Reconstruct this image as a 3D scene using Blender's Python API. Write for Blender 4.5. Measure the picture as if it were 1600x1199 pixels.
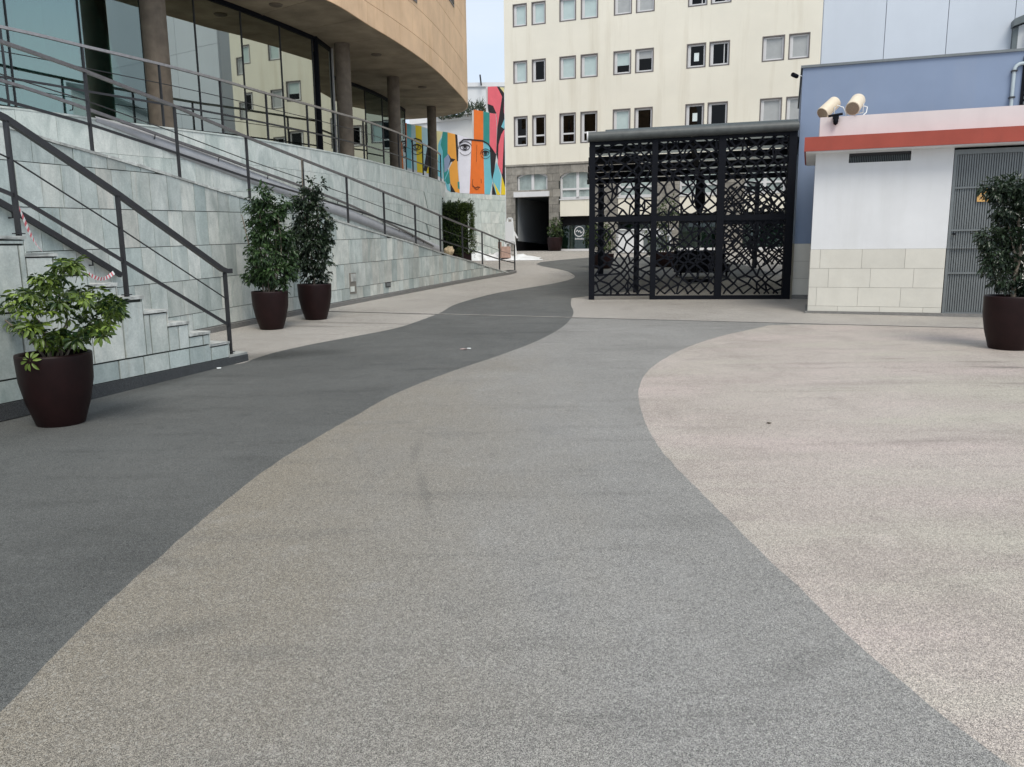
import bpy, bmesh, math, random
from mathutils import Vector, Matrix, noise
random.seed(7)
for o in list(bpy.data.objects):
    bpy.data.objects.remove(o)
SC = bpy.context.scene
COL = SC.collection
PI = math.pi
RAD = math.radians

# ------------------------------------------------------------------ camera
H = 1.5
FPX = 1230.0
_p = RAD(10.0); _r = 0.0113
F = Vector((0, math.cos(_p), -math.sin(_p)))
_U0 = Vector((0, math.sin(_p), math.cos(_p))); _R0 = Vector((1, 0, 0))
UP = _U0*math.cos(_r) + _R0*math.sin(_r)
RT = _R0*math.cos(_r) - _U0*math.sin(_r)
cam = bpy.data.cameras.new('camera')
cam.sensor_width = 36.0
cam.lens = 36.0*FPX/1600.0
cam.clip_start = 0.05
cam.clip_end = 2000
co = bpy.data.objects.new('camera', cam)
COL.objects.link(co)
m = Matrix.Identity(4)
for i in range(3):
    m[i][0] = RT[i]; m[i][1] = UP[i]; m[i][2] = -F[i]
m[2][3] = H
co.matrix_world = m
SC.camera = co

# ------------------------------------------------------------------ light
SUN_EL = 55; SUN_AZ = 165      # azimuth the light comes from, degrees clockwise from +Y
SKY_STRENGTH = 0.15
w = bpy.data.worlds.new('World'); SC.world = w; w.use_nodes = True
nt = w.node_tree; nt.nodes.clear()
out = nt.nodes.new('ShaderNodeOutputWorld')
bg = nt.nodes.new('ShaderNodeBackground'); bg.inputs[1].default_value = SKY_STRENGTH
sky = nt.nodes.new('ShaderNodeTexSky'); sky.sky_type = 'NISHITA'; sky.sun_disc = False
sky.sun_elevation = RAD(SUN_EL); sky.sun_rotation = RAD(SUN_AZ)
sky.air_density = 1.0; sky.dust_density = 2.5; sky.ozone_density = 1.0
mx = nt.nodes.new('ShaderNodeMixRGB'); mx.inputs[0].default_value = 0.88
tc = nt.nodes.new('ShaderNodeTexCoord')
mp = nt.nodes.new('ShaderNodeMapping'); mp.inputs['Scale'].default_value = (1, 1, 2.6)
nz = nt.nodes.new('ShaderNodeTexNoise'); nz.inputs['Scale'].default_value = 2.2; nz.inputs['Detail'].default_value = 6
cr = nt.nodes.new('ShaderNodeValToRGB')
cr.color_ramp.elements[0].position = 0.33; cr.color_ramp.elements[0].color = (4.0, 4.85, 6.0, 1)
cr.color_ramp.elements[1].position = 0.68; cr.color_ramp.elements[1].color = (5.0, 5.5, 6.15, 1)
nt.links.new(tc.outputs['Generated'], mp.inputs[0]); nt.links.new(mp.outputs[0], nz.inputs[0])
nt.links.new(nz.outputs[0], cr.inputs[0])
nt.links.new(sky.outputs[0], mx.inputs[1]); nt.links.new(cr.outputs[0], mx.inputs[2])
nt.links.new(mx.outputs[0], bg.inputs[0]); nt.links.new(bg.outputs[0], out.inputs[0])
sl = bpy.data.lights.new('sun', 'SUN'); sl.energy = 2.0; sl.angle = RAD(28); sl.color = (1.0, 0.945, 0.86)
so = bpy.data.objects.new('sun', sl); COL.objects.link(so)
az = RAD(SUN_AZ); el = RAD(SUN_EL)
sd = Vector((math.sin(az)*math.cos(el), math.cos(az)*math.cos(el), math.sin(el)))
so.rotation_euler = sd.to_track_quat('Z', 'Y').to_euler(); so.location = (0, -5, 30)
SC.view_settings.view_transform = 'Standard'
SC.view_settings.look = 'None'
SC.view_settings.exposure = 0.20
SC.view_settings.gamma = 1
SC.view_settings.use_curve_mapping = False
SC.render.engine = 'CYCLES'
SC.cycles.max_bounces = 8
SC.cycles.transparent_max_bounces = 24
SC.cycles.use_denoising = True

# ------------------------------------------------------------------ surveying helpers
ZK = [(-50, 0), (7, 0), (28, .462), (38, 1.06), (46, 1.14), (400, 1.14)]
def zg(y):
    for (a, za), (b, zb) in zip(ZK, ZK[1:]):
        if y <= b: return za + (zb-za)*(y-a)/(b-a)
    return ZK[-1][1]
ORG = Vector((0, 0, H))
def ray(px, py): return F + RT*((px-800)/FPX) + UP*((599.5-py)/FPX)
def G(px, py):
    """sight line to the ground"""
    d = ray(px, py); lo, hi = 0.1, 300.0
    for _ in range(60):
        t = (lo+hi)/2; q = ORG + d*t
        if q.z <= zg(q.y): hi = t
        else: lo = t
    q = ORG + d*hi
    return Vector((q.x, q.y, zg(q.y)))
def Zp(px, py, z):
    d = ray(px, py); return ORG + d*((z-H)/d.z)
def Yp(px, py, y):
    d = ray(px, py); return ORG + d*(y/d.y)

def lerp(a, b, t): return a + (b-a)*t
class Curve:
    """plan curve with arclength"""
    def __init__(s, pts, smooth=True, step=0.25):
        P = [Vector((x, y)) for x, y in pts]
        out = []
        if smooth:
            n = len(P)
            for i in range(n-1):
                p0 = P[max(i-1, 0)]; p1 = P[i]; p2 = P[i+1]; p3 = P[min(i+2, n-1)]
                k = max(2, int((p2-p1).length/step))
                for j in range(k):
                    t = j/k
                    out.append(0.5*((2*p1)+(p2-p0)*t+(2*p0-5*p1+4*p2-p3)*t*t+(3*p1-p0-3*p2+p3)*t**3))
            out.append(P[-1])
        else: out = P
        s.P = out; s.S = [0]
        for a, b in zip(out, out[1:]): s.S.append(s.S[-1]+(b-a).length)
        s.L = s.S[-1]
    def at(s, d):
        d0 = max(0, min(s.L, d))
        lo, hi = 0, len(s.S)-1
        while hi-lo > 1:
            mid = (lo+hi)//2
            if s.S[mid] <= d0: lo = mid
            else: hi = mid
        t = (d-s.S[lo])/max(1e-9, s.S[hi]-s.S[lo])
        return s.P[lo].lerp(s.P[hi], t) if 0 <= t <= 1 else s.P[lo]+(s.P[hi]-s.P[lo])*t
    def tan(s, d):
        a = s.at(max(0, d-.2)); b = s.at(min(s.L, d+.2)); return (b-a).normalized()
    def nor(s, d):          # to the right of travel
        t = s.tan(d); return Vector((t.y, -t.x))
    def pt(s, d, z, off=0):
        p = s.at(d)+s.nor(d)*off; return Vector((p.x, p.y, z))
    def hit(s, px, py, off=0):
        """arclength and height where the sight line meets the wall that stands on the curve"""
        d = ray(px, py); best = None
        for i in range(len(s.P)-1):
            a = s.P[i]+s.nor(s.S[i])*off; b = s.P[i+1]+s.nor(s.S[i+1])*off
            e = b-a; den = d.x*e.y-d.y*e.x
            if abs(den) < 1e-9: continue
            t = (a.x*e.y-a.y*e.x)/den; u = (a.x*d.y-a.y*d.x)/den
            if t > 0 and -1e-6 <= u <= 1+1e-6 and (best is None or t < best[0]):
                best = (t, s.S[i]+u*e.length)
        if best is None:        # just past an end: carry the end segment on
            for i in (len(s.P)-2, 0):
                a = s.P[i]+s.nor(s.S[i])*off; b = s.P[i+1]+s.nor(s.S[i+1])*off
                e = b-a; den = d.x*e.y-d.y*e.x
                if abs(den) < 1e-9: continue
                t = (a.x*e.y-a.y*e.x)/den; u = (a.x*d.y-a.y*d.x)/den
                if t > 0 and (best is None or abs(u) < best[2]): best = (t, s.S[i]+u*e.length, abs(u))
        return best[1], H+d.z*best[0]
class Table:
    def __init__(s, pts): s.p = sorted(pts)
    def __call__(s, x):
        p = s.p
        if x <= p[0][0]:
            k = (p[1][1]-p[0][1])/(p[1][0]-p[0][0]); return p[0][1]+k*(x-p[0][0])*0.6
        if x >= p[-1][0]:
            return p[-1][1]
        for a, b in zip(p, p[1:]):
            if x <= b[0]: return lerp(a[1], b[1], (x-a[0])/(b[0]-a[0]))

# ------------------------------------------------------------------ mesh helpers
class MB:
    def __init__(s): s.v = []; s.f = []; s.mi = []; s.sm = []
    def add(s, vs, fs, mi=0, smooth=False):
        o = len(s.v); s.v += [Vector(v) for v in vs]
        for f in fs: s.f.append([i+o for i in f]); s.mi.append(mi); s.sm.append(smooth)
    def hexa(s, c, mi=0):   # 8 corners: bottom 4 ccw, top 4 ccw
        s.add(c, [(3,2,1,0),(4,5,6,7),(0,1,5,4),(1,2,6,5),(2,3,7,6),(3,0,4,7)], mi)
    def box(s, x0, x1, y0, y1, z0, z1, M=None, mi=0):
        c = [Vector(q) for q in ((x0,y0,z0),(x1,y0,z0),(x1,y1,z0),(x0,y1,z0),(x0,y0,z1),(x1,y0,z1),(x1,y1,z1),(x0,y1,z1))]
        if M: c = [M@q for q in c]
        s.hexa(c, mi)
    def bar(s, a, b, w, h, up=Vector((0,0,1)), mi=0):
        a = Vector(a); b = Vector(b); t = (b-a).normalized()
        sd_ = t.cross(up)
        if sd_.length < 1e-4: sd_ = t.cross(Vector((1,0,0)))
        sd_.normalize(); u = sd_.cross(t).normalized()
        c = []
        for p in (a, b):
            c.append([p-sd_*w/2-u*h/2, p+sd_*w/2-u*h/2, p+sd_*w/2+u*h/2, p-sd_*w/2+u*h/2])
        s.add(c[0]+c[1], [(0,1,2,3),(7,6,5,4),(0,4,5,1),(1,5,6,2),(2,6,7,3),(3,7,4,0)], mi)
    def sweep(s, pts, w, h, mi=0):
        """continuous rectangular rail through points"""
        pts = [Vector(p) for p in pts]; n = len(pts); rings = []
        for i, p in enumerate(pts):
            t = (pts[min(i+1, n-1)]-pts[max(i-1, 0)]).normalized()
            sd_ = t.cross(Vector((0,0,1))).normalized(); u = sd_.cross(t).normalized()
            rings.append([p-sd_*w/2-u*h/2, p+sd_*w/2-u*h/2, p+sd_*w/2+u*h/2, p-sd_*w/2+u*h/2])
        vs = [q for r in rings for q in r]; fs = [(0,1,2,3), tuple((n-1)*4+k for k in (3,2,1,0))]
        for i in range(n-1):
            for k in range(4):
                a = i*4+k; b = i*4+(k+1) % 4; fs.append((a, a+4, b+4, b))
        s.add(vs, fs, mi)
    def tube(s, pts, r, n=8, mi=0, r2=None, cap=True):
        pts = [Vector(p) for p in pts]; N = len(pts); vs = []
        ref = None
        for i, p in enumerate(pts):
            t = (pts[min(i+1, N-1)]-pts[max(i-1, 0)]).normalized()
            if ref is None: ref = Vector((0,0,1)) if abs(t.z) < .9 else Vector((1,0,0))
            a = t.cross(ref).normalized(); b = a.cross(t).normalized(); ref = b
            rr = r if r2 is None else lerp(r, r2, i/(N-1))
            if isinstance(r, (list, tuple)): rr = r[i]
            for k in range(n):
                an = 2*PI*k/n; vs.append(p+(a*math.cos(an)+b*math.sin(an))*rr)
        fs = []
        for i in range(N-1):
            for k in range(n):
                fs.append((i*n+k, i*n+(k+1) % n, (i+1)*n+(k+1) % n, (i+1)*n+k))
        s.add(vs, fs, mi, True)
        if cap: s.add(vs[:n], [tuple(range(n))[::-1]], mi); s.add(vs[-n:], [tuple(range(n))], mi)
    def lathe(s, prof, n=32, c=(0,0,0), mi=0):
        c = Vector(c); vs = []
        for r, z in prof:
            for k in range(n):
                a = 2*PI*k/n; vs.append(c+Vector((r*math.cos(a), r*math.sin(a), z)))
        fs = []
        for i in range(len(prof)-1):
            for k in range(n): fs.append((i*n+k, i*n+(k+1) % n, (i+1)*n+(k+1) % n, (i+1)*n+k))
        s.add(vs, fs, mi, True)
    def poly(s, pts, th, nrm, mi=0):
        """flat polygon with thickness along nrm"""
        n = len(pts); pts = [Vector(p) for p in pts]; nrm = Vector(nrm)
        vs = pts+[p+nrm*th for p in pts]
        fs = [tuple(range(n))[::-1], tuple(range(n, 2*n))]
        for k in range(n): fs.append((k, (k+1) % n, n+(k+1) % n, n+k))
        s.add(vs, fs, mi)

ROOTM = {}
def obj(name, mb, mat, parent=None, world=True, label=None, kind=None, bevel=0, attr=None):
    me = bpy.data.meshes.new(name)
    vs = mb.v
    if parent is not None and world:
        Mi = ROOTM[parent.name].inverted(); vs = [Mi@v for v in vs]
    me.from_pydata([tuple(v) for v in vs], [], mb.f)
    mats = mat if isinstance(mat, (list, tuple)) else [mat]
    for mm in mats: me.materials.append(mm)
    me.polygons.foreach_set('material_index', mb.mi)
    me.polygons.foreach_set('use_smooth', mb.sm)
    if attr:
        for k, vals in attr.items():
            at = me.attributes.new(k, 'FLOAT', 'FACE'); at.data.foreach_set('value', vals)
    bm = bmesh.new(); bm.from_mesh(me); bmesh.ops.recalc_face_normals(bm, faces=bm.faces) if not attr else None
    if bevel: bmesh.ops.bevel(bm, geom=bm.edges[:], offset=bevel, segments=1, affect='EDGES')
    bm.to_mesh(me); bm.free()
    me.update()
    o = bpy.data.objects.new(name, me); COL.objects.link(o)
    if parent is not None:
        o.parent = parent; ROOTM[o.name] = ROOTM[parent.name]
    else: ROOTM[o.name] = Matrix.Identity(4)
    if label: o['label'] = label
    if kind: o['kind'] = kind
    return o
def thing(name, label, cat, loc=(0,0,0), rotz=0, group=None):
    o = bpy.data.objects.new(name, None); COL.objects.link(o)
    o.empty_display_size = .2
    o.location = loc; o.rotation_euler = (0,0,rotz)
    o['label'] = label; o['category'] = cat
    if group: o['group'] = group
    ROOTM[o.name] = Matrix.Translation(Vector(loc))@Matrix.Rotation(rotz, 4, 'Z')
    return o
def struct(name, mb, mat): return obj(name, mb, mat, kind='structure')

# ------------------------------------------------------------------ materials
def hexlin(c):
    def f(v):
        v /= 255.0
        return v/12.92 if v <= .04045 else ((v+.055)/1.055)**2.4
    return (f(c[0]), f(c[1]), f(c[2]), 1)
def newmat(name):
    mt = bpy.data.materials.new(name); mt.use_nodes = True
    n = mt.node_tree; n.nodes.clear()
    o = n.nodes.new('ShaderNodeOutputMaterial'); b = n.nodes.new('ShaderNodeBsdfPrincipled')
    n.links.new(b.outputs[0], o.inputs[0])
    return mt, n, b, o
def N(n, t, **kw):
    x = n.nodes.new('ShaderNode'+t)
    for k, v in kw.items():
        if k in x.inputs.keys() if isinstance(k, str) else False: x.inputs[k].default_value = v
        else: setattr(x, k, v)
    return x
def noise_tex(n, scale, detail=4, rough=.55, mapping=None, coord='Object'):
    tcn = n.nodes.new('ShaderNodeTexCoord'); src = tcn.outputs[coord]
    if mapping:
        mpn = n.nodes.new('ShaderNodeMapping'); mpn.inputs['Scale'].default_value = mapping
        n.links.new(src, mpn.inputs[0]); src = mpn.outputs[0]
    t = n.nodes.new('ShaderNodeTexNoise'); t.inputs['Scale'].default_value = scale
    t.inputs['Detail'].default_value = detail; t.inputs['Roughness'].default_value = rough
    n.links.new(src, t.inputs[0]); return t.outputs[0]
def ramp(n, src, a, b, ca=(0,0,0,1), cb=(1,1,1,1)):
    r = n.nodes.new('ShaderNodeValToRGB'); e = r.color_ramp.elements
    e[0].position = a; e[0].color = ca; e[1].position = b; e[1].color = cb
    n.links.new(src, r.inputs[0]); return r.outputs[0]
def mix(n, fac, a, b, mode='MIX'):
    x = n.nodes.new('ShaderNodeMixRGB'); x.blend_type = mode
    for i, v in ((0, fac), (1, a), (2, b)):
        if hasattr(v, 'is_linked'): n.links.new(v, x.inputs[i])
        else: x.inputs[i].default_value = v
    return x.outputs[0]
def bump(n, b, src, strength=.2, dist=.01):
    x = n.nodes.new('ShaderNodeBump'); x.inputs['Strength'].default_value = strength
    x.inputs['Distance'].default_value = dist
    n.links.new(src, x.inputs['Height']); n.links.new(x.outputs[0], b.inputs['Normal'])
def plain(name, c, rough=.6, var=.12, scale=2.0, metal=0.0, bumps=0.0, bscale=60, streak=None, dirt=None, spec=.4, objvar=0.0):
    """painted or plastered surface with slow tone variation, optional rain streaks"""
    mt, n, b, o = newmat(name)
    c = tuple(c)+((1,) if len(c) == 3 else ())
    dk = (c[0]*(1-var), c[1]*(1-var), c[2]*(1-var), 1); lt = (min(1, c[0]*(1+var)), min(1, c[1]*(1+var)), min(1, c[2]*(1+var)), 1)
    t = noise_tex(n, scale, 6, .6)
    colr = ramp(n, t, .3, .7, dk, lt)
    if streak:
        s = noise_tex(n, 1.0, 5, .65, mapping=(streak[0], streak[0], streak[1]))
        fac = ramp(n, s, .52, .78, (0,0,0,1), (streak[2],)*3+(1,))
        colr = mix(n, fac, colr, dirt or (c[0]*.45, c[1]*.42, c[2]*.38, 1))
    if objvar:
        oi = n.nodes.new('ShaderNodeObjectInfo')
        colr = mix(n, 1.0, colr, ramp(n, oi.outputs['Random'], 0, 1, (1-objvar,)*3+(1,), (1+objvar,)*3+(1,)), 'MULTIPLY')
    n.links.new(colr, b.inputs['Base Color'])
    b.inputs['Roughness'].default_value = rough; b.inputs['Metallic'].default_value = metal
    b.inputs['Specular IOR Level'].default_value = spec
    if bumps: bump(n, b, noise_tex(n, bscale, 5, .6), bumps, .01)
    return mt

SPOTS = []      # damp marks on the paving: x, y, half length, half width, heading, strength
def paving(name, c, c2, stain=.25, warm=None, tint=None):
    mt, n, b, o = newmat(name)
    g1 = noise_tex(n, 300, 2, .6)
    g2 = noise_tex(n, 110, 3, .7)
    big = noise_tex(n, .45, 5, .6)
    mid = noise_tex(n, 1.0, 6, .65, mapping=(.7, 3.4, 1))
    wet = noise_tex(n, .9, 5, .65, mapping=(1.3, .5, 1))
    patch = noise_tex(n, 2.2, 7, .7)
    base = ramp(n, big, .32, .68, c, c2)
    tcn = n.nodes.new('ShaderNodeTexCoord')
    if warm:
        sx = n.nodes.new('ShaderNodeSeparateXYZ'); n.links.new(tcn.outputs['Object'], sx.inputs[0])
        ad_ = n.nodes.new('ShaderNodeMath'); ad_.operation = 'MULTIPLY_ADD'; ad_.inputs[1].default_value = 2.6
        n.links.new(wet, ad_.inputs[0]); n.links.new(sx.outputs[0], ad_.inputs[2])
        mr = n.nodes.new('ShaderNodeMapRange'); mr.inputs[1].default_value = -.4; mr.inputs[2].default_value = 1.9
        mr.inputs[3].default_value = 1; mr.inputs[4].default_value = 0; n.links.new(ad_.outputs[0], mr.inputs[0])
        base = mix(n, mr.outputs[0], base, warm)
    if tint:
        ht = noise_tex(n, .55, 4, .6, mapping=(.6, 1.8, 1))
        base = mix(n, ramp(n, ht, .50, .66, (0,0,0,1), (.75,)*3+(1,)), base, tint[0])
        base = mix(n, ramp(n, ht, .34, .48, (.75,)*3+(1,), (0,0,0,1)), base, tint[1])
    dark = tuple(v*.55 for v in c[:3])+(1,)
    base = mix(n, ramp(n, mid, .54, .80, (0,0,0,1), (stain,)*3+(1,)), base, dark)
    base = mix(n, ramp(n, wet, .55, .74, (0,0,0,1), (stain*.7,)*3+(1,)), base, tuple(v*.70 for v in c[:3])+(1,))
    base = mix(n, ramp(n, patch, .60, .72, (0,0,0,1), (stain*.5,)*3+(1,)), base, tuple(v*.62 for v in c[:3])+(1,))
    base = mix(n, ramp(n, patch, .30, .42, (stain*.5,)*3+(1,), (0,0,0,1)), base, tuple(min(1, v*1.22) for v in c2[:3])+(1,))
    for (x, y, a, w2, hd, st_) in SPOTS:
        mp1 = n.nodes.new('ShaderNodeMapping'); mp1.vector_type = 'TEXTURE'
        mp1.inputs['Location'].default_value = (x, y, 0); mp1.inputs['Rotation'].default_value = (0, 0, hd); mp1.inputs['Scale'].default_value = (a, w2, 50)
        n.links.new(tcn.outputs['Object'], mp1.inputs[0])
        ln_ = n.nodes.new('ShaderNodeVectorMath'); ln_.operation = 'LENGTH'; n.links.new(mp1.outputs[0], ln_.inputs[0])
        aa = n.nodes.new('ShaderNodeMath'); aa.operation = 'MULTIPLY_ADD'; aa.inputs[1].default_value = 1.5
        n.links.new(patch, aa.inputs[0]); n.links.new(ln_.outputs['Value'], aa.inputs[2])
        base = mix(n, ramp_big(n, aa.outputs[0], 1.1, 2.0, st_), base, tuple(v*.42 for v in c[:3])+(1,))
    sp = ramp(n, g1, .36, .64, (.20, .20, .20, 1), (2.0, 2.0, 2.0, 1))
    sp2 = ramp(n, g2, .34, .66, (.66, .66, .67, 1), (1.36, 1.36, 1.35, 1))
    base = mix(n, 1.0, base, sp, 'MULTIPLY'); base = mix(n, 1.0, base, sp2, 'MULTIPLY')
    vt = n.nodes.new('ShaderNodeTexVoronoi'); vt.inputs['Scale'].default_value = 170
    n.links.new(tcn.outputs['Object'], vt.inputs[0])
    white = ramp(n, vt.outputs['Color'], .78, .83)
    base = mix(n, mix(n, .5, (0,0,0,1), white), base, (min(1,c[0]*2.2), min(1,c[1]*2.2), min(1,c[2]*2.1), 1))
    n.links.new(base, b.inputs['Base Color'])
    rr = ramp(n, patch, .3, .7, (.58,)*3+(1,), (.74,)*3+(1,)); n.links.new(rr, b.inputs['Roughness'])
    b.inputs['Specular IOR Level'].default_value = .3
    bump(n, b, mix(n, .5, g1, g2), .6, .006)
    return mt
def ramp_big(n, src, a, b, st_):
    mr = n.nodes.new('ShaderNodeMapRange'); mr.inputs[1].default_value = a; mr.inputs[2].default_value = b
    mr.inputs[3].default_value = st_; mr.inputs[4].default_value = 0; n.links.new(src, mr.inputs[0]); return mr.outputs[0]
for (px_, py_, a_, w_, hd_, st_) in [(425,556,.75,.22,.35,.75),(402,560,.35,.12,.35,.6),(560,505,.9,.05,-.25,.5),(480,510,.5,.06,-.2,.5),(150,650,.8,.14,1.2,.45),(255,600,.7,.12,1.3,.35),
        (664,770,.9,.05,1.75,.35),(650,705,.5,.05,1.6,.35),(1580,575,.35,.05,-.2,.7),(1535,566,.25,.04,-.1,.5),(1590,600,.4,.04,-.1,.45),(1330,600,.9,.10,.1,.22),(1450,690,.8,.08,.2,.25),(1000,545,.8,.12,.1,.2),(850,520,.9,.05,.1,.25),(1250,1040,.6,.2,.6,.25),(300,985,.5,.2,.4,.3)]:
    g_ = G(px_, py_); SPOTS.append((g_.x, g_.y, a_*g_.y/9+.08, w_*g_.y/6, hd_, st_))
def cladding(name, cols, joint=.0, rough=.55, dirty=.5):
    """veined slate slab, tone picked per slab"""
    mt, n, b, o = newmat(name)
    oi = n.nodes.new('ShaderNodeObjectInfo')
    r = n.nodes.new('ShaderNodeValToRGB'); r.color_ramp.interpolation = 'LINEAR'
    e = r.color_ramp.elements; k = len(cols)
    e[0].position = 0; e[0].color = cols[0]; e[1].position = 1; e[1].color = cols[-1]
    for i in range(1, k-1):
        x = e.new(i/(k-1)); x.color = cols[i]
    n.links.new(oi.outputs['Random'], r.inputs[0])
    base = r.outputs[0]
    tcn = n.nodes.new('ShaderNodeTexCoord'); cmb = n.nodes.new('ShaderNodeVectorMath'); cmb.operation = 'SCALE'
    wn = n.nodes.new('ShaderNodeTexWhiteNoise'); wn.noise_dimensions = '1D'; n.links.new(oi.outputs['Random'], wn.inputs['W'])
    n.links.new(wn.outputs['Color'], cmb.inputs[0]); cmb.inputs['Scale'].default_value = 40
    va = n.nodes.new('ShaderNodeVectorMath'); n.links.new(tcn.outputs['Object'], va.inputs[0]); n.links.new(cmb.outputs[0], va.inputs[1])
    mpv = n.nodes.new('ShaderNodeMapping'); mpv.inputs['Scale'].default_value = (3.4, 3.4, 1.5); n.links.new(va.outputs[0], mpv.inputs[0])
    tv = n.nodes.new('ShaderNodeTexNoise'); tv.inputs['Scale'].default_value = 1.0; tv.inputs['Detail'].default_value = 9; tv.inputs['Roughness'].default_value = .68; tv.inputs['Distortion'].default_value = .6
    n.links.new(mpv.outputs[0], tv.inputs[0]); v = tv.outputs[0]
    vv = ramp(n, v, .38, .70, (1.10, 1.095, 1.08, 1), (.66, .71, .70, 1))
    base = mix(n, 1.0, base, vv, 'MULTIPLY')
    d = noise_tex(n, .8, 6, .68)
    dd = ramp(n, d, .48, .72, (0,0,0,1), (dirty,)*3+(1,))
    base = mix(n, dd, base, (.19, .205, .19, 1))
    d2 = noise_tex(n, 2.4, 5, .7, mapping=(1.6, 1.6, .6))
    base = mix(n, ramp(n, d2, .55, .74, (0,0,0,1), (dirty*.8,)*3+(1,)), base, (.25, .30, .29, 1))
    rs = noise_tex(n, 1.0, 4, .6, mapping=(9, 9, .7))
    base = mix(n, ramp(n, rs, .62, .80, (0,0,0,1), (.35,)*3+(1,)), base, (.42, .33, .22, 1))
    fine = noise_tex(n, 45, 4, .7)
    base = mix(n, 1.0, base, ramp(n, fine, .3, .7, (.88,)*3+(1,), (1.1,)*3+(1,)), 'MULTIPLY')
    n.links.new(base, b.inputs['Base Color']); b.inputs['Roughness'].default_value = rough
    bump(n, b, mix(n, .5, v, fine), .45, .012)
    return mt
def leafmat(name, dark, light, gloss=.35):
    mt, n, b, o = newmat(name)
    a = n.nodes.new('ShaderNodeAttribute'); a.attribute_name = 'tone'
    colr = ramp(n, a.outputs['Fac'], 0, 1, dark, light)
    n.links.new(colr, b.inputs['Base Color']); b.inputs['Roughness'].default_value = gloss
    tr = n.nodes.new('ShaderNodeBsdfTranslucent'); n.links.new(colr, tr.inputs[0])
    ms = n.nodes.new('ShaderNodeMixShader'); ms.inputs[0].default_value = .22
    n.links.new(b.outputs[0], ms.inputs[1]); n.links.new(tr.outputs[0], ms.inputs[2])
    n.links.new(ms.outputs[0], o.inputs[0])
    return mt
def glassmat(name, tint, refl=.45, rough=.015, trans=.9, refl_tint=(1, 1, 1), blend=.35):
    mt, n, b, o = newmat(name)
    n.nodes.remove(b)
    t = n.nodes.new('ShaderNodeBsdfTransparent'); t.inputs[0].default_value = tuple(x*trans for x in tint)+(1,)
    g = n.nodes.new('ShaderNodeBsdfGlossy'); g.inputs['Roughness'].default_value = rough
    g.inputs[0].default_value = (.95*refl_tint[0], .96*refl_tint[1], .95*refl_tint[2], 1)
    fr = n.nodes.new('ShaderNodeLayerWeight'); fr.inputs[0].default_value = blend
    mr = n.nodes.new('ShaderNodeMapRange'); n.links.new(fr.outputs['Fresnel'], mr.inputs[0])
    mr.inputs[3].default_value = refl; mr.inputs[4].default_value = 1.0
    ms = n.nodes.new('ShaderNodeMixShader'); n.links.new(mr.outputs[0], ms.inputs[0])
    n.links.new(t.outputs[0], ms.inputs[1]); n.links.new(g.outputs[0], ms.inputs[2])
    n.links.new(ms.outputs[0], o.inputs[0]); return mt
L = hexlin
M = {}
M['pave_dark'] = paving('dark_resin_paving', (.076, .078, .074, 1), (.106, .108, .102, 1), .65)
M['pave_mid'] = paving('grey_resin_paving', (.192, .186, .172, 1), (.236, .229, .214, 1), .6, warm=(.20, .178, .142, 1))
M['pave_light'] = paving('pale_resin_paving', (.27, .25, .222, 1), (.34, .315, .284, 1), .55)
M['pave_beige'] = paving('beige_resin_paving', (.30, .262, .228, 1), (.385, .340, .300, 1), .7, tint=((.40, .335, .305, 1), (.37, .345, .285, 1)))
_sp = list(SPOTS); SPOTS.clear()
M['skirt_dark'] = paving('dark_granular_skirting', (.045, .048, .05, 1), (.065, .068, .07, 1), .2)
M['skirt_grey'] = paving('grey_granular_skirting', (.16, .155, .145, 1), (.2, .195, .185, 1), .3)
M['clad'] = cladding('green_grey_slate', [(.60,.635,.60,1), (.47,.53,.51,1), (.66,.67,.62,1), (.55,.60,.575,1), (.60,.59,.54,1), (.40,.455,.44,1), (.69,.71,.67,1)], dirty=.50)
M['clad_light'] = cladding('pale_green_slate', [(.66,.70,.66,1), (.61,.66,.62,1), (.70,.715,.67,1), (.64,.685,.65,1)], dirty=.14)
M['grout'] = plain('dark_joint', (.055, .058, .052), .95)
M['grout_light'] = plain('pale_joint', (.30, .34, .32), .9)
M['coping'] = plain('stone_coping', (.46, .47, .44), .6, .38, 9, bumps=.5, bscale=30, objvar=.22)
M['steel'] = plain('painted_grey_steel', (.040, .040, .043), .42, .12, 8, metal=.2)
M['steel_mid'] = plain('grey_handrail_paint', (.17, .16, .16), .38, .2, 14, metal=.35)
M['steel_light'] = plain('weathered_steel_handrail', (.33, .31, .30), .35, .2, 20, metal=.6)
M['concrete_col'] = plain('brown_concrete', (.17, .135, .10), .8, .25, 5, bumps=.3, streak=(3, .4, .5))
M['soffit'] = plain('soffit_concrete', (.34, .275, .195), .85, .28, 1.3, bumps=.2, streak=(.6, .6, .5), objvar=.12)
M['sand'] = plain('sandstone_panel', (.76, .52, .32), .75, .12, 1.1, bumps=.15, streak=(1.6, .25, .45), dirt=(.46, .27, .12, 1), objvar=.05)
M['black'] = plain('black_metal', (.0045, .0055, .009), .6, .1, 8, spec=.15)
M['blackfab'] = plain('dark_canvas', (.009, .009, .012), .85, .2, 6, spec=.1)
M['cream'] = plain('cream_render', (.82, .77, .645), .85, .05, .35, bumps=.06, streak=(1.3, .10, .42), dirt=(.50, .43, .30, 1))
M['stone_grey'] = plain('grey_ashlar', (.27, .25, .215), .85, .28, 3.5, bumps=.5, bscale=14, objvar=.25)
M['win_frame_d'] = plain('brown_window_surround', (.16, .14, .13), .5, .1)
M['win_frame'] = plain('white_window_frame', (.70, .69, .68), .4, .05)
M['pane_dark'] = glassmat('dark_window_glass', (.05, .055, .06), .02, blend=.05)
M['blind'] = plain('pale_blind', (.50, .60, .58), .35, .06, 3)
M['blind_grey'] = plain('grey_blind', (.42, .43, .42), .3, .08, 3)
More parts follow.
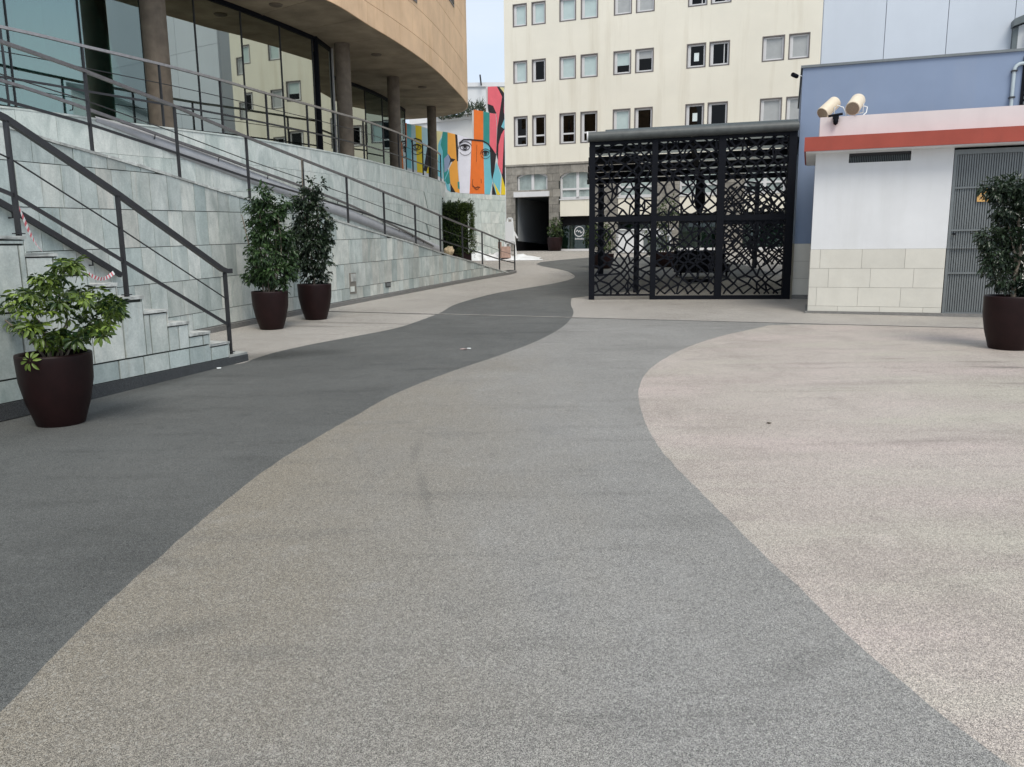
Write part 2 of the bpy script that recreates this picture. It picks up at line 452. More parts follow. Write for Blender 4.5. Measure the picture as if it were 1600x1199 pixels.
M['curtain'] = plain('net_curtain', (.36, .42, .40), .5, .4, 1.2, streak=(10, .2, .6), dirt=(.16,.2,.2,1))
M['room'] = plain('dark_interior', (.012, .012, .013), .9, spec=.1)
M['white_paint'] = plain('white_render', (.74, .745, .745), .75, .05, 1.1, bumps=.05, streak=(2.2, .2, .30), dirt=(.54, .54, .51, 1))
M['dado'] = plain('cream_dado_tile', (.66, .635, .56), .5, .05, 3, bumps=.12, objvar=.045, streak=(3, .4, .09), dirt=(.42,.38,.30,1))
M['joint_pale'] = plain('tile_joint', (.33, .31, .26), .9)
M['red'] = plain('red_fascia_paint', (.36, .070, .046), .65, .10, 2.5, bumps=.08, streak=(4, .4, .25), dirt=(.2,.06,.045,1))
M['pink'] = plain('pale_pink_render', (.72, .655, .64), .8, .05, 1.6, streak=(2.5, .2, .25), dirt=(.55,.5,.49,1))
M['blue'] = plain('blue_render', (.225, .285, .395), .8, .06, .8, bumps=.05, streak=(1.6, .25, .35), dirt=(.27,.31,.38,1))
M['lilac'] = plain('pale_lilac_cladding', (.61, .655, .71), .6, .06, .3, objvar=.03, streak=(1.2, .12, .18), dirt=(.5,.53,.58,1))
M['white_far'] = plain('white_far_render', (.70, .71, .71), .8, .05, .7)
M['grey_alu'] = plain('grey_aluminium', (.145, .165, .165), .45, .08, 6, metal=.4)
M['grey_alu_l'] = plain('pale_aluminium', (.19, .205, .205), .4, .08, 6, metal=.3)
M['roller'] = plain('awning_roller_grey', (.085, .092, .088), .5, .2, 6)
M['pot'] = plain('maroon_planter', (.015, .0052, .0052), .5, .25, 6, spec=.22, bumps=.1, bscale=120)
M['soil'] = plain('potting_soil', (.02, .014, .010), .95, .4, 30, bumps=.8, spec=.05)
M['bark'] = plain('pale_bark', (.23, .19, .145), .8, .3, 18, bumps=.4)
M['ficus'] = leafmat('ficus_leaf', (.010, .028, .010, 1), (.075, .135, .045, 1), .38)
M['ficus_dark'] = leafmat('dark_ficus_leaf', (.008, .018, .010, 1), (.055, .085, .045, 1), .35)
M['scheff'] = leafmat('schefflera_leaf', (.012, .038, .010, 1), (.30, .42, .07, 1), .36)
M['hedge'] = leafmat('hedge_leaf', (.01, .028, .01, 1), (.10, .15, .03, 1), .45)
M['spiky'] = leafmat('far_plant_leaf', (.03, .06, .03, 1), (.16, .19, .13, 1), .6)
M['gutter'] = plain('gutter_channel', (.11, .11, .105), .8, .25, 12, bumps=.3)
M['glass_refl'] = glassmat('reflective_glass', (.42, .50, .46), .60, refl_tint=(.76, .79, .71))
M['glass_teal'] = glassmat('teal_glass', (.55, .78, .74), .36, refl_tint=(.60, .72, .69))
M['glass_shop'] = glassmat('shop_glass', (.50, .60, .55), .06, blend=.1)
M['sky_teal'] = plain('sky_teal_backing', (.20, .34, .31), .7, .16, .6)
M['mint_wall'] = plain('mint_interior', (.40, .62, .54), .8, .1, 1)
M['ivory'] = plain('ivory_plastic', (.72, .62, .47), .45, .1, 4)
M['plastic_white'] = plain('white_plastic', (.78, .79, .78), .4, .1, 5)
M['orange_note'] = plain('orange_notice', (.72, .42, .14), .6, .2, 20)
M['paper'] = plain('white_paper', (.75, .82, .80), .7, .05)
M['tape_red'] = plain('red_tape', (.62, .16, .18), .5, .1)
M['pvc'] = plain('grey_pvc_pipe', (.45, .52, .54), .5, .08, 5)
M['louvre_dark'] = plain('dark_grille', (.03, .03, .032), .6, .1)
M['tunnel_white'] = plain('tunnel_white_render', (.46, .48, .49), .8, .08, 1)
M['asphalt'] = plain('dark_asphalt', (.035, .036, .038), .9, .2, 4)
M['roofglass'] = None
mt, n_, b_, o_ = newmat('translucent_roof_sheet')
b_.inputs['Base Color'].default_value = (.24, .25, .24, 1); b_.inputs['Roughness'].default_value = .6
tr_ = n_.nodes.new('ShaderNodeBsdfTranslucent'); tr_.inputs[0].default_value = (.26, .28, .26, 1)
ms_ = n_.nodes.new('ShaderNodeMixShader'); ms_.inputs[0].default_value = .55
n_.links.new(b_.outputs[0], ms_.inputs[1]); n_.links.new(tr_.outputs[0], ms_.inputs[2]); n_.links.new(ms_.outputs[0], o_.inputs[0])
M['roofglass'] = mt

# ================================================================== GROUND
def rows(y0, y1):
    ys = set([y0, y1]); y = y0
    while y < y1: ys.add(round(y, 3)); y += .06 if y < 12 else .2 if y < 30 else 1.0
    for k, _ in ZK:
        if y0 < k < y1: ys.add(k)
    return sorted(ys)
def sheet(name, yl, yr, left, right, mat, dz, y0, y1):
    mb = MB(); rs = rows(y0, y1); vs = []
    for y in rs:
        wl_ = .007*noise.noise(Vector((y*5, left(y)*.0, 3)))+.004*noise.noise(Vector((y*17, 0, 8)))
        a = left(y)+wl_; b = right(y)+.007*noise.noise(Vector((y*5, 0, 3)))+.004*noise.noise(Vector((y*17, 0, 8)))
        if b < a+.001: b = a+.001
        vs += [Vector((a, y, zg(y)+dz)), Vector((b, y, zg(y)+dz))]
    mb.add(vs, [(2*i, 2*i+1, 2*i+3, 2*i+2) for i in range(len(rs)-1)])
    return struct(name, mb, mat)
def smoothcurve(pxs):
    pts = [G(*q) for q in pxs]
    P = [(p.y, p.x) for p in pts]; P.sort()
    # Catmull-Rom on x(y)
    c = Curve([(y, x) for y, x in P], True, .15)
    return Table([(q.x, q.y) for q in c.P])
b1 = [(0,1116),(100,1010),(180,932),(240,880),(300,827),(350,786),(400,746),(450,712),(500,682),(560,648),(620,615),(700,583),(780,556),(840,533),(878,512),(893,497),(896,487),(892,476),(893,466)]
B1 = smoothcurve(b1)
gB1 = [G(*q) for q in b1]
b0 = [(378,569),(420,554),(480,540),(560,525),(620,513),(660,500),(690,488),(712,476),(760,462),(800,454),(850,446),(888,438),(898,432),(888,425),(862,419),(838,414),(850,409),(918,403)]
B0 = smoothcurve(b0)
b2 = [(1200,509),(1180,514),(1130,525),(1080,541),(1040,560),(1012,581),(999,605),(999,630),(1010,665),(1030,700),(1060,735),(1100,775),(1150,825),(1200,875),(1260,930),(1320,990),(1400,1060),(1480,1125),(1560,1185)]
B2 = smoothcurve(b2)
ga = G(520, 487.5); gb = G(1540, 514)      # drainage channel line
def gutx(y): return ga.x + (y-ga.y)*(gb.x-ga.x)/(gb.y-ga.y)
yB1n = gB1[0].y
def b1x(y):
    if y < yB1n: return gB1[0].x + (y-yB1n)*(gB1[0].x-gB1[1].x)/(gB1[0].y-gB1[1].y)
    return B1(y)
gB2n = G(1560, 1185); gB2m = G(1480, 1125)
def b2x(y):
    if y < gB2n.y: return gB2n.x + (y-gB2n.y)*(gB2n.x-gB2m.x)/(gB2n.y-gB2m.y)
    return B2(y)
mb = MB(); rs = [-30.0]+rows(0, 60)+[300.0]; vs = []
for y in rs: vs += [Vector((-60 if y < 100 else -300, y, zg(y))), Vector((60 if y < 100 else 300, y, zg(y)))]
mb.add(vs, [(2*i, 2*i+1, 2*i+3, 2*i+2) for i in range(len(rs)-1)])
struct('ground', mb, M['pave_light'])
yg1 = gB1[-1].y
def b1far(y): return b1x(y) if y < yg1 else lerp(gB1[-1].x, 9.0, min(1, (y-yg1)/8))
b0n = G(378, 569)
def b0x(y): return B0(y) if y > b0n.y else b0n.x-.02-.34*(b0n.y-y)-min(.35, (b0n.y-y)*.8)
sheet('dark_path', 0, 0, b0x, b1far, M['pave_dark'], .004, -6.0, G(918, 403).y)
ygut = G(900, 500)
def midr(y):
    a = b2x(y) if y < G(1200, 509).y else 1e9
    return min(a, gutx(y) if y > gb.y else 1e9)
sheet('grey_path', 0, 0, b1x, midr, M['pave_mid'], .004, -6.0, G(893, 498).y)
def bgr(y): return min(40, gutx(y)) if y > -8 else 40
sheet('beige_paving', 0, 0, b2x, lambda y: max(b2x(y), bgr(y)), M['pave_beige'], .004, -6.0, G(1200, 509).y)
# drainage channel: shallow slot with a pale lip
mb = MB(); mb2 = MB()
ud = Vector((gb.x-ga.x, gb.y-ga.y, 0)); Lg = ud.length; ud.normalize(); vd = Vector((-ud.y, ud.x, 0))
n = 40
for i in range(n):
    for m_, (o0, o1, dz) in ((mb, (-.012, .012, .0095)), (mb, (.06, .075, .009)), (mb2, (.016, .056, .012))):
        c = []
        for z_ in (-.05, dz):
            for (t, o) in ((i, o0), (i+1, o0), (i+1, o1), (i, o1)):
                p = ga + ud*(-.15+(Lg+4.6)*t/n) + vd*o; p.z = zg(p.y)+z_; c.append(p)
        m_.hexa(c)
gt = struct('drainage_channel', mb, M['gutter'])
struct('drainage_channel_lip', mb2, M['pave_light'])

# ================================================================== RAMP WALL AND STAIR (left)
RW = Curve([(-8.6,1.5),(-7.4,4.6),(-6.65,7.0),(-5.95,9.2),(-5.42,11.2),(-4.96,12.84),(-4.58,14.2),(-3.82,16.87),(-2.51,20.91),(-0.99,25.54),(.16,28.6)])
TW = Curve([(-14.0,8.0),(-10.3,9.8),(-7.9,12.2),(-6.75,13.9),(-5.55,16.5),(-4.42,20.1),(-3.6,23.9),(-3.0,28.2),(-2.62,31.6),(-2.75,33.0),(-3.6,34.2)])
topR = Table([RW.hit(*q) for q in [(0,197),(65,220),(145,241),(210,260),(280,281),(380,312),(450,328),(520,345),(580,363),(640,380),(690,397),(730,408),(800,429)]])
topT = Table([TW.hit(*q) for q in [(0,166),(85,176),(190,191),(300,204),(400,217),(460,227),(530,240),(600,257),(650,271),(690,284)]])
def gz(c, s, off=0):
    p = c.at(s); return zg(p.y)

def clad_wall(root, C, s0, s1, base, top, first, course, wmin, wmax, mat, grout, th=.03, thick=.25, kk='slab', jit=.004, gap=.008, limit=290, bevel=0):
    core = MB(); ss = [s0+(s1-s0)*i/80 for i in range(81)]
    for a, b in zip(ss, ss[1:]):
        za, zb = max(top(a), base(a)+.02), max(top(b), base(b)+.02)
        c = [C.pt(a, base(a)-.3, -thick), C.pt(a, base(a)-.3), C.pt(b, base(b)-.3), C.pt(b, base(b)-.3, -thick),
             C.pt(a, za-.012, -thick), C.pt(a, za-.012), C.pt(b, zb-.012), C.pt(b, zb-.012, -thick)]
        core.hexa([c[0],c[1],c[2],c[3],c[4],c[5],c[6],c[7]])
    obj('core', core, grout, root)
    k = 0; rest = MB(); count = 0
    z0 = 0.0
    while True:
        h0 = first if k == 0 else course
        lo = z0; hi = z0+h0
        s = s0 + random.uniform(0, .2); any_ = False
        s_prev = s0
        while s < s1+wmax:
            a = s_prev; b = min(s, s1)
            if b-a > .06:
                # course may be split into short slabs near a sloping top
                za0, zb0 = base(a)+lo, base(b)+lo
                za1, zb1 = min(base(a)+hi, top(a)), min(base(b)+hi, top(b))
                if max(za1-za0, zb1-zb0) > .05:
                    any_ = True
                    za1 = max(za1, za0+.004); zb1 = max(zb1, zb0+.004)
                    d = th+random.uniform(-jit, jit); g = gap/2
                    q = [C.pt(a+g, za0+g, .002), C.pt(a+g, za0+g, d), C.pt(b-g, zb0+g, d), C.pt(b-g, zb0+g, .002),
                         C.pt(a+g, max(za1-g, za0+g+.002), .002), C.pt(a+g, max(za1-g, za0+g+.002), d), C.pt(b-g, max(zb1-g, zb0+g+.002), d), C.pt(b-g, max(zb1-g, zb0+g+.002), .002)]
                    if count < limit:
                        mb = MB(); mb.hexa(q); obj(kk, mb, mat, root); count += 1
                    else: rest.hexa(q)
            s_prev = b
            s += random.uniform(wmin, wmax)
            if s_prev >= s1-.01: break
        z0 = hi; k += 1
        if not any_ or k > 14: break
    if rest.v: obj('slab_remainder', rest, mat, root, kind='stuff')
    return count
# --- ramp outer wall
rw = thing('ramp_wall', 'sloping green-grey slate clad wall carrying the ramp railing behind the two potted ficus trees', 'wall', (-3.85, 16.87, .2))
sA = RW.hit(0, 300)[0]-2.2
clad_wall(rw, RW, sA, RW.L-.02, lambda s: gz(RW, s)+.10, topR, .26, .53, .27, .38, M['clad'], M['grout'], th=.03, jit=.005, gap=.010)
mb = MB(); ss = [sA+(RW.L-sA)*i/60 for i in range(61)]
for a, b in zip(ss, ss[1:]):
    mb.hexa([RW.pt(a, gz(RW,a)-.02, .0), RW.pt(a, gz(RW,a)-.02, .055), RW.pt(b, gz(RW,b)-.02, .055), RW.pt(b, gz(RW,b)-.02, .0),
             RW.pt(a, gz(RW,a)+.10, .0), RW.pt(a, gz(RW,a)+.085, .055), RW.pt(b, gz(RW,b)+.085, .055), RW.pt(b, gz(RW,b)+.10, .0)])
obj('skirting', mb, M['skirt_grey'], rw)
# coping stones, uneven thin slabs on the slope
s = sA
while s < RW.L-.1:
    e = min(RW.L, s+random.uniform(.5, .8)); mb = MB(); g = .006; t = random.uniform(.026, .04)
    mb.hexa([RW.pt(s+g, topR(s), -.26), RW.pt(s+g, topR(s), .045), RW.pt(e-g, topR(e), .045), RW.pt(e-g, topR(e), -.26),
             RW.pt(s+g, topR(s)+t, -.26), RW.pt(s+g, topR(s)+t, .045), RW.pt(e-g, topR(e)+t, .045), RW.pt(e-g, topR(e)+t, -.26)])
    obj('coping_stone', mb, M['coping'], rw); s = e
# two wall fittings near the foot and a small recessed slot
def wallfit(px, py, w, h, mat, nm, d=.05, d0=.02):
    s_, z_ = RW.hit(px, py, .03); mb = MB()
    mb.hexa([RW.pt(s_-w/2, z_-h/2, d0), RW.pt(s_-w/2, z_-h/2, d), RW.pt(s_+w/2, z_-h/2, d), RW.pt(s_+w/2, z_-h/2, d0),
             RW.pt(s_-w/2, z_+h/2, d0), RW.pt(s_-w/2, z_+h/2, d), RW.pt(s_+w/2, z_+h/2, d), RW.pt(s_+w/2, z_+h/2, d0)])
    return obj(nm, mb, mat, rw)
wallfit(551, 443, .30, .46, M['stone_grey'], 'patch_frame', .040)
wallfit(551, 434, .20, .17, M['coping'], 'outlet_cover', .055)
wallfit(550, 452, .18, .12, M['clad_light'], 'outlet_cover', .050)
wallfit(606, 445, .26, .12, M['louvre_dark'], 'vent', .045)
wallfit(606, 445, .22, .08, M['grey_alu_l'], 'vent_slats', .049)

# --- ramp floor
mb = MB(); ss = [sA+(RW.L-.3-sA)*i/50 for i in range(51)]
vs = []
for s_ in ss:
    p = RW.at(s_); z_ = topR(s_)-.12
    best = min(range(0, len(TW.P), 2), key=lambda i: (TW.P[i]-p).length)
    q = TW.P[best]
    vs += [RW.pt(s_, z_, -.2), Vector((q.x-.1, q.y, z_))]
mb.add(vs, [(2*i, 2*i+1, 2*i+3, 2*i+2) for i in range(len(ss)-1)])
struct('ramp_floor', mb, M['skirt_grey'])

# --- ramp railing
def railing(name, label, C, posts, off, group=None, toprail=(.05, .045), mid=.64, low=.36, postw=(.045, .012), rail_mat='steel', pre=None, extra=None):
    """posts: (px top, py top, base height table or pixel)"""
    pp = []
    for (tx, ty, by) in posts:
        s_, zt = C.hit(tx, ty, off)
        zb = by(s_) if callable(by) else C.hit(by[0], by[1], off)[1]
        pp.append((s_, zt, zb))
    r = thing(name, label, 'railing', tuple(C.pt(pp[-1][0], pp[-1][2], off)), 0, group)
    for i, (s_, zt, zb) in enumerate(pp):
        mb = MB(); a = C.pt(s_, zb-.02, off); b = C.pt(s_, zt-.02, off); t = C.tan(s_)
        Mx = Matrix.Translation(a)@Matrix.Rotation(math.atan2(t.y, t.x), 4, 'Z')
        mb.box(-postw[1], postw[1], -postw[0]/2, postw[0]/2, 0, (b-a).length, Mx)
        obj('post', mb, M['steel'], r)
        mb = MB(); mb.box(-.04, .04, -.035, .035, .02, .03, Mx); obj('base_plate', mb, M['steel'], r)
    tz = Table([(a[0], a[1]) for a in pp]); bz = Table([(a[0], a[2]) for a in pp])
    sa = pp[0][0]-(pre or 0); sb = pp[-1][0]+(extra or 0)
    ss = [sa+(sb-sa)*i/60 for i in range(61)]
    mb = MB(); mb.sweep([C.pt(s_, tz(s_), off) for s_ in ss], *toprail); obj('handrail', mb, M[rail_mat], r)
    ss = [sa+(pp[-1][0]-sa)*i/60 for i in range(61)]
    mb = MB(); mb.tube([C.pt(s_, lerp(bz(s_), tz(s_), mid), off) for s_ in ss], .008, 6); obj('mid_rod', mb, M['steel'], r)
    if low:
        mb = MB(); mb.sweep([C.pt(s_, lerp(bz(s_), tz(s_), low), off) for s_ in ss], .02, .035); obj('lower_rail', mb, M['steel'], r)
    return r
rp = [(132,111),(272,166),(384,214),(472,249),(541,276),(599,300),(648,320),(687,337),(722,351),(753,362.5),(780,374),(804,382.5)]
railing('ramp_railing', 'long dark steel railing running down the slope on top of the ramp wall', RW, [(a, b, lambda s: topR(s)+.02) for a, b in rp], -.06, rail_mat='steel_mid', pre=2.6, toprail=(.05, .04))

# --- terrace wall
tw = thing('terrace_wall', 'pale green slate wall curving below the glazed terrace of the round building', 'wall', (-4.42, 20.1, .3))
sT0 = TW.hit(0, 166)[0]-1.8
def baseT(s):
    return topT(s)-2.75 if s < TW.L-6 else max(.4, topT(s)-3.3)
clad_wall(tw, TW, sT0, TW.L-.1, baseT, lambda s: topT(s)-.03, .55, .55, .42, .60, M['clad_light'], M['grout_light'], th=.025, jit=.001, gap=.005)
s = sT0
while s < TW.L-.2:
    e = min(TW.L-.1, s+.9); mb = MB(); g = .002
    mb.hexa([TW.pt(s+g, topT(s)-.03, -.3), TW.pt(s+g, topT(s)-.03, .04), TW.pt(e-g, topT(e)-.03, .04), TW.pt(e-g, topT(e)-.03, -.3),
             TW.pt(s+g, topT(s), -.3), TW.pt(s+g, topT(s), .04), TW.pt(e-g, topT(e), .04), TW.pt(e-g, topT(e), -.3)])
    obj('coping_stone', mb, M['coping'] if False else M['clad_light'], tw); s = e
# handrail fixed to it along the ramp, and the rounded coving under it
pts = [TW.hit(px, py, .12) for px, py in [(0,125),(140,172),(275,221),(400,266),(470,291),(540,318),(600,346),(677,385)]]
hz = Table(pts); ss = [pts[0][0]-1.2+(pts[-1][0]-pts[0][0]+1.2)*i/50 for i in range(51)]
hr = thing('wall_handrail', 'dark flat handrail bracketed to the pale terrace wall along the inside of the ramp', 'handrail', tuple(TW.pt(pts[-1][0], 1.2, .12)))
mb = MB(); mb.sweep([TW.pt(s_, hz(s_), .12) for s_ in ss], .05, .045); obj('rail', mb, M['steel_mid'], hr)
for i in range(2, 50, 4):
    mb = MB(); s_ = ss[i]; mb.tube([TW.pt(s_, hz(s_)-.02, .12), TW.pt(s_, hz(s_)-.09, .10), TW.pt(s_, hz(s_)-.09, .02)], .009, 6); obj('bracket', mb, M['steel'], hr)
cp = [TW.hit(px, py, .05) for px, py in [(150,186),(200,202),(275,233),(400,279),(500,318),(600,357),(690,391)]]
cz = Table(cp); ss = [cp[0][0]+(cp[-1][0]-cp[0][0])*i/50 for i in range(51)]
mb = MB(); vs = []; K = 8
for i, s_ in enumerate(ss):
    rr = .135*min(1, .35+i/8)
    for k in range(K+1):
        a = -PI/2+PI*k/K; vs.append(TW.pt(s_, cz(s_)+rr*math.sin(a), .02+.6*rr*math.cos(a)))
mb.add(vs, [(i*(K+1)+k, i*(K+1)+k+1, (i+1)*(K+1)+k+1, (i+1)*(K+1)+k) for i in range(len(ss)-1) for k in range(K)], 0, True)
obj('coving', mb, plain('pale_metal_coving', (.50, .50, .51), .5, .08, 3), tw, label='smooth pale grey half-round strip below the handrail')

# --- terrace railing
tp = [(0,42),(128,72),(248,100),(343,125),(415,146),(479,163),(527,177),(567,188),(598,199),(622,208),(644,218),(660,225),(672,231),(688,242)]
railing('terrace_railing', 'curved steel railing along the edge of the upper glazed terrace', TW, [(a, b, lambda s: topT(s)) for a, b in tp], -.12, rail_mat='steel_light', pre=1.5, toprail=(.05, .045), mid=.70, low=.38)

# --- terrace floor
GL = Curve([(-11.3,7.6),(-10.1,10.0),(-9.0,12.3),(-7.9,14.7),(-6.8,17.0),(-6.0,18.7),(-5.42,20.1),(-4.95,21.4)])
GL2 = Curve([(-6.6,23.8),(-5.95,25.0),(-5.35,26.5),(-4.75,28.4),(-4.35,30.4),(-4.1,32.4)])
ZS = 6.8
mb = MB(); vs = []
for i in range(41):
    s_ = TW.L*i/40; p = TW.pt(s_, topT(s_)-.06, -.1); vs += [p, Vector((p.x-4.0, p.y+.6, p.z))]
mb.add(vs, [(2*i, 2*i+1, 2*i+3, 2*i+2) for i in range(40)])
struct('terrace_floor', mb, M['skirt_grey'])

# ================================================================== STAIR
A0 = G(0, 659); A1 = G(382, 564); ad = Vector((A1.x-A0.x, A1.y-A0.y)).normalized()
SA = Curve([(A1.x-ad.x*9.5, A1.y-ad.y*9.5), (A1.x, A1.y)], False)
st = thing('stone_staircase', 'slate clad staircase with stepped side wall rising behind the bushy schefflera pot', 'staircase', (A1.x, A1.y, 0))
steps_px = [382, 355, 325, 293, 260, 222, 182, 138, 90, 41, -6]
steps_py = [553, 536, 520, 504, 485, 464.5, 444, 425, 396, 369]
bound = [SA.hit(px, 560-(382-px)*.35)[0] if px > 0 else None for px in steps_px]
bound = [b if b is not None else SA.hit(0, 440)[0]-.10 for b in bound]
tops = [SA.hit((steps_px[i]+steps_px[i+1])/2, steps_py[i])[1] for i in range(10)]
while bound[-1] > .6: bound.append(bound[-1]-.36); tops.append(tops[-1]+.165)
tops = tops[:len(bound)-1]
def stair_top(s):
    for i in range(len(tops)):
        if s >= bound[i+1]: return tops[i]
    return tops[-1]
W_ST = 1.55
skt = .155
for i, t_ in enumerate(tops):
    a, b = bound[i+1], bound[i]
    mb = MB(); mb.hexa([SA.pt(a, 0-.1, -W_ST), SA.pt(a, -.1, -.001), SA.pt(b, -.1, -.001), SA.pt(b, -.1, -W_ST),
                        SA.pt(a, t_-.03, -W_ST), SA.pt(a, t_-.03, -.001), SA.pt(b, t_-.03, -.001), SA.pt(b, t_-.03, -W_ST)])
    obj('step', mb, M['grout'], st)
    mb = MB(); mb.hexa([SA.pt(a-.004, t_-.028, -W_ST), SA.pt(a-.004, t_-.028, .035), SA.pt(b+.018, t_-.028, .035), SA.pt(b+.018, t_-.028, -W_ST),
                        SA.pt(a-.004, t_+.004, -W_ST), SA.pt(a-.004, t_+.004, .035), SA.pt(b+.018, t_+.004, .035), SA.pt(b+.018, t_+.004, -W_ST)])
    mb.v = [v_+Vector((random.uniform(-.006,.006), random.uniform(-.006,.006), random.uniform(-.004,.003))) for v_ in mb.v]
    obj('tread', mb, M['coping'], st)
    mb = MB(); mb.hexa([SA.pt(b, (tops[i-1]+.005 if i else 0), -W_ST), SA.pt(b, (tops[i-1]+.005 if i else 0), .028), SA.pt(b+.012, (tops[i-1]+.005 if i else 0), .028), SA.pt(b+.012, (tops[i-1]+.005 if i else 0), -W_ST),
                        SA.pt(b, t_-.03, -W_ST), SA.pt(b, t_-.03, .028), SA.pt(b+.012, t_-.03, .028), SA.pt(b+.012, t_-.03, -W_ST)])
    obj('riser', mb, M['clad'], st)
# side slabs: short first course, then tall slabs clipped to the steps
def side_slab(a, b, z0, z1):
    g = .009; z1 = z1-.034
    if z1-z0 < .03 or b-a < .03: return
    d = .026+random.uniform(-.003, .004); mb = MB()
    mb.hexa([SA.pt(a+g, z0+g, .0), SA.pt(a+g, z0+g, d), SA.pt(b-g, z0+g, d), SA.pt(b-g, z0+g, .0), SA.pt(a+g, z1-g, .0), SA.pt(a+g, z1-g, d), SA.pt(b-g, z1-g, d), SA.pt(b-g, z1-g, .0)])
    obj('slab', mb, M['clad'], st)
courses = [skt, .36, .95, 1.55, 2.15, 2.8, 3.5]
for k in range(len(courses)-1):
    lo, hi = courses[k], courses[k+1]
    s = .5
    while s < bound[0]:
        e = min(bound[0], s+random.uniform(.30, .42))
        # split where the stepped profile changes inside this course
        cuts = [s]+[b for b in sorted(bound) if s+.02 < b < e-.02 and min(stair_top(b-.01), stair_top(b+.01)) < hi+.03 and max(stair_top(b-.01), stair_top(b+.01)) > lo+.05]+[e]
        for a, b in zip(cuts, cuts[1:]):
            tp_ = stair_top((a+b)/2)
            if tp_ > lo+.07: side_slab(a, b, lo, min(hi, tp_) if tp_ < hi+.02 else hi+.034)
        s = e
mb = MB(); mb.hexa([SA.pt(.3, -.02, 0), SA.pt(.3, -.02, .045), SA.pt(bound[0]+.02, .03, .045), SA.pt(bound[0]+.02, .03, 0), SA.pt(.3, skt, 0), SA.pt(.3, skt, .045), SA.pt(bound[0]+.02, skt, .045), SA.pt(bound[0]+.02, skt, 0)])
obj('skirting', mb, M['skirt_dark'], st)
sp = [(8,185,(18,366)),(183,303,(205,461)),(351,424,(367,549))]
r = railing('stair_railing', 'heavy dark steel railing on the open side of the staircase, ending beside the ficus pots', SA, sp, -.03, pre=2.2, extra=.12, toprail=(.05, .058), mid=.66, low=.34, postw=(.05, .012))
# far handrail on the wall side
hp = [RW.hit(px, py, .09) for px, py in [(0,316),(95,373),(189,430)]]
hz2 = Table(hp); r = thing('stair_wall_handrail', 'short dark handrail fixed to the slate wall on the far side of the staircase', 'handrail', tuple(RW.pt(hp[-1][0], 1.0, .09)))
mb = MB(); ss = [hp[0][0]-1.5+(hp[-1][0]-hp[0][0]+1.5)*i/20 for i in range(21)]
mb.sweep([RW.pt(s_, hz2(s_), .09) for s_ in ss], .045, .07); obj('rail', mb, M['steel'], r)
for i in (3, 10, 17):
    mb = MB(); mb.tube([RW.pt(ss[i], hz2(ss[i])-.03, .09), RW.pt(ss[i], hz2(ss[i])-.1, .09), RW.pt(ss[i], hz2(ss[i])-.1, .03)], .01, 6); obj('bracket', mb, M['steel'], r)
# barrier tape
def tape(pxs, label, C, off):
    pts = [C.hit(px, py, off) for px, py in pxs]; P = [C.pt(a, b, off) for a, b in pts]
    mb = MB(); fs = []; n = 18; vs = []
    for i in range(n+1):
        t = i/n; p = P[0].lerp(P[1], t) - Vector((0,0,1))*.06*math.sin(PI*t)
        tw_ = .5*math.sin(5*t); vs += [p+Vector((.02*tw_, 0, .018)), p-Vector((.02*tw_, 0, .018))]
    for i in range(n): mb.add(vs[2*i:2*i+4], [(0,1,3,2)], i % 2)
    o = obj('barrier_tape', mb, [M['tape_red'], M['plastic_white']]); o['label'] = label; o['category'] = 'tape'
tape([(30,325),(66,393)], 'red and white barrier tape hanging from the wall handrail onto the steps', SA, -.35)
tape([(138,428),(178,426)], 'short strip of red and white tape at the lower end of the wall handrail', SA, -.2)

# ================================================================== ROUND BUILDING
rb = thing('round_building', 'round sandstone building overhanging a glazed terrace on brown concrete columns', 'building', (-6, 22, 3.8))
fas = [(507,0),(536,15),(575,40),(612,62),(650,87),(682,112),(707,137),(725,157),(730,171)]
fp = [Zp(px, py, ZS) for px, py in fas]
DR = Curve([(-15,6),(-11.5,8.2),(-8.6,10.9),(-6.6,13.3),(-5.0,16.0)]+[(p.x, p.y) for p in fp[:-1]]+[(fp[-2].x+.02, fp[-2].y+1.5),(fp[-2].x-.5, fp[-2].y+3.0),(fp[-2].x-2.2, fp[-2].y+4.2),(fp[-2].x-6, fp[-2].y+5.0)], True, .2)
bands = [ZS, ZS+.52, ZS+1.30, ZS+2.1, ZS+2.9, ZS+3.7, ZS+4.5, ZS+5.3, ZS+6.1]
core = MB(); ns = 90
for i in range(ns):
    a, b = DR.L*i/ns, DR.L*(i+1)/ns
    core.hexa([DR.pt(a, ZS+.02, -.5), DR.pt(a, ZS+.02, -.02), DR.pt(b, ZS+.02, -.02), DR.pt(b, ZS+.02, -.5), DR.pt(a, ZS+6.1, -.5), DR.pt(a, ZS+6.1, -.02), DR.pt(b, ZS+6.1, -.02), DR.pt(b, ZS+6.1, -.5)])
obj('core', core, M['sand'], rb)
cnt = 0
for k in range(len(bands)-1):
    s = 3.0 - (k % 2)*1.0
    while s < DR.L-1:
        e = s+2.0; mb = MB(); g = .006; nn = 8
        for j in range(nn):
            a = lerp(s+g, e-g, j/nn); b = lerp(s+g, e-g, (j+1)/nn)
            mb.hexa([DR.pt(a, bands[k]+g, -.01), DR.pt(a, bands[k]+g, .03), DR.pt(b, bands[k]+g, .03), DR.pt(b, bands[k]+g, -.01),
                     DR.pt(a, bands[k+1]-g, -.01), DR.pt(a, bands[k+1]-g, .03), DR.pt(b, bands[k+1]-g, .03), DR.pt(b, bands[k+1]-g, -.01)])
        obj('stone_panel', mb, M['sand'], rb); s = e; cnt += 1
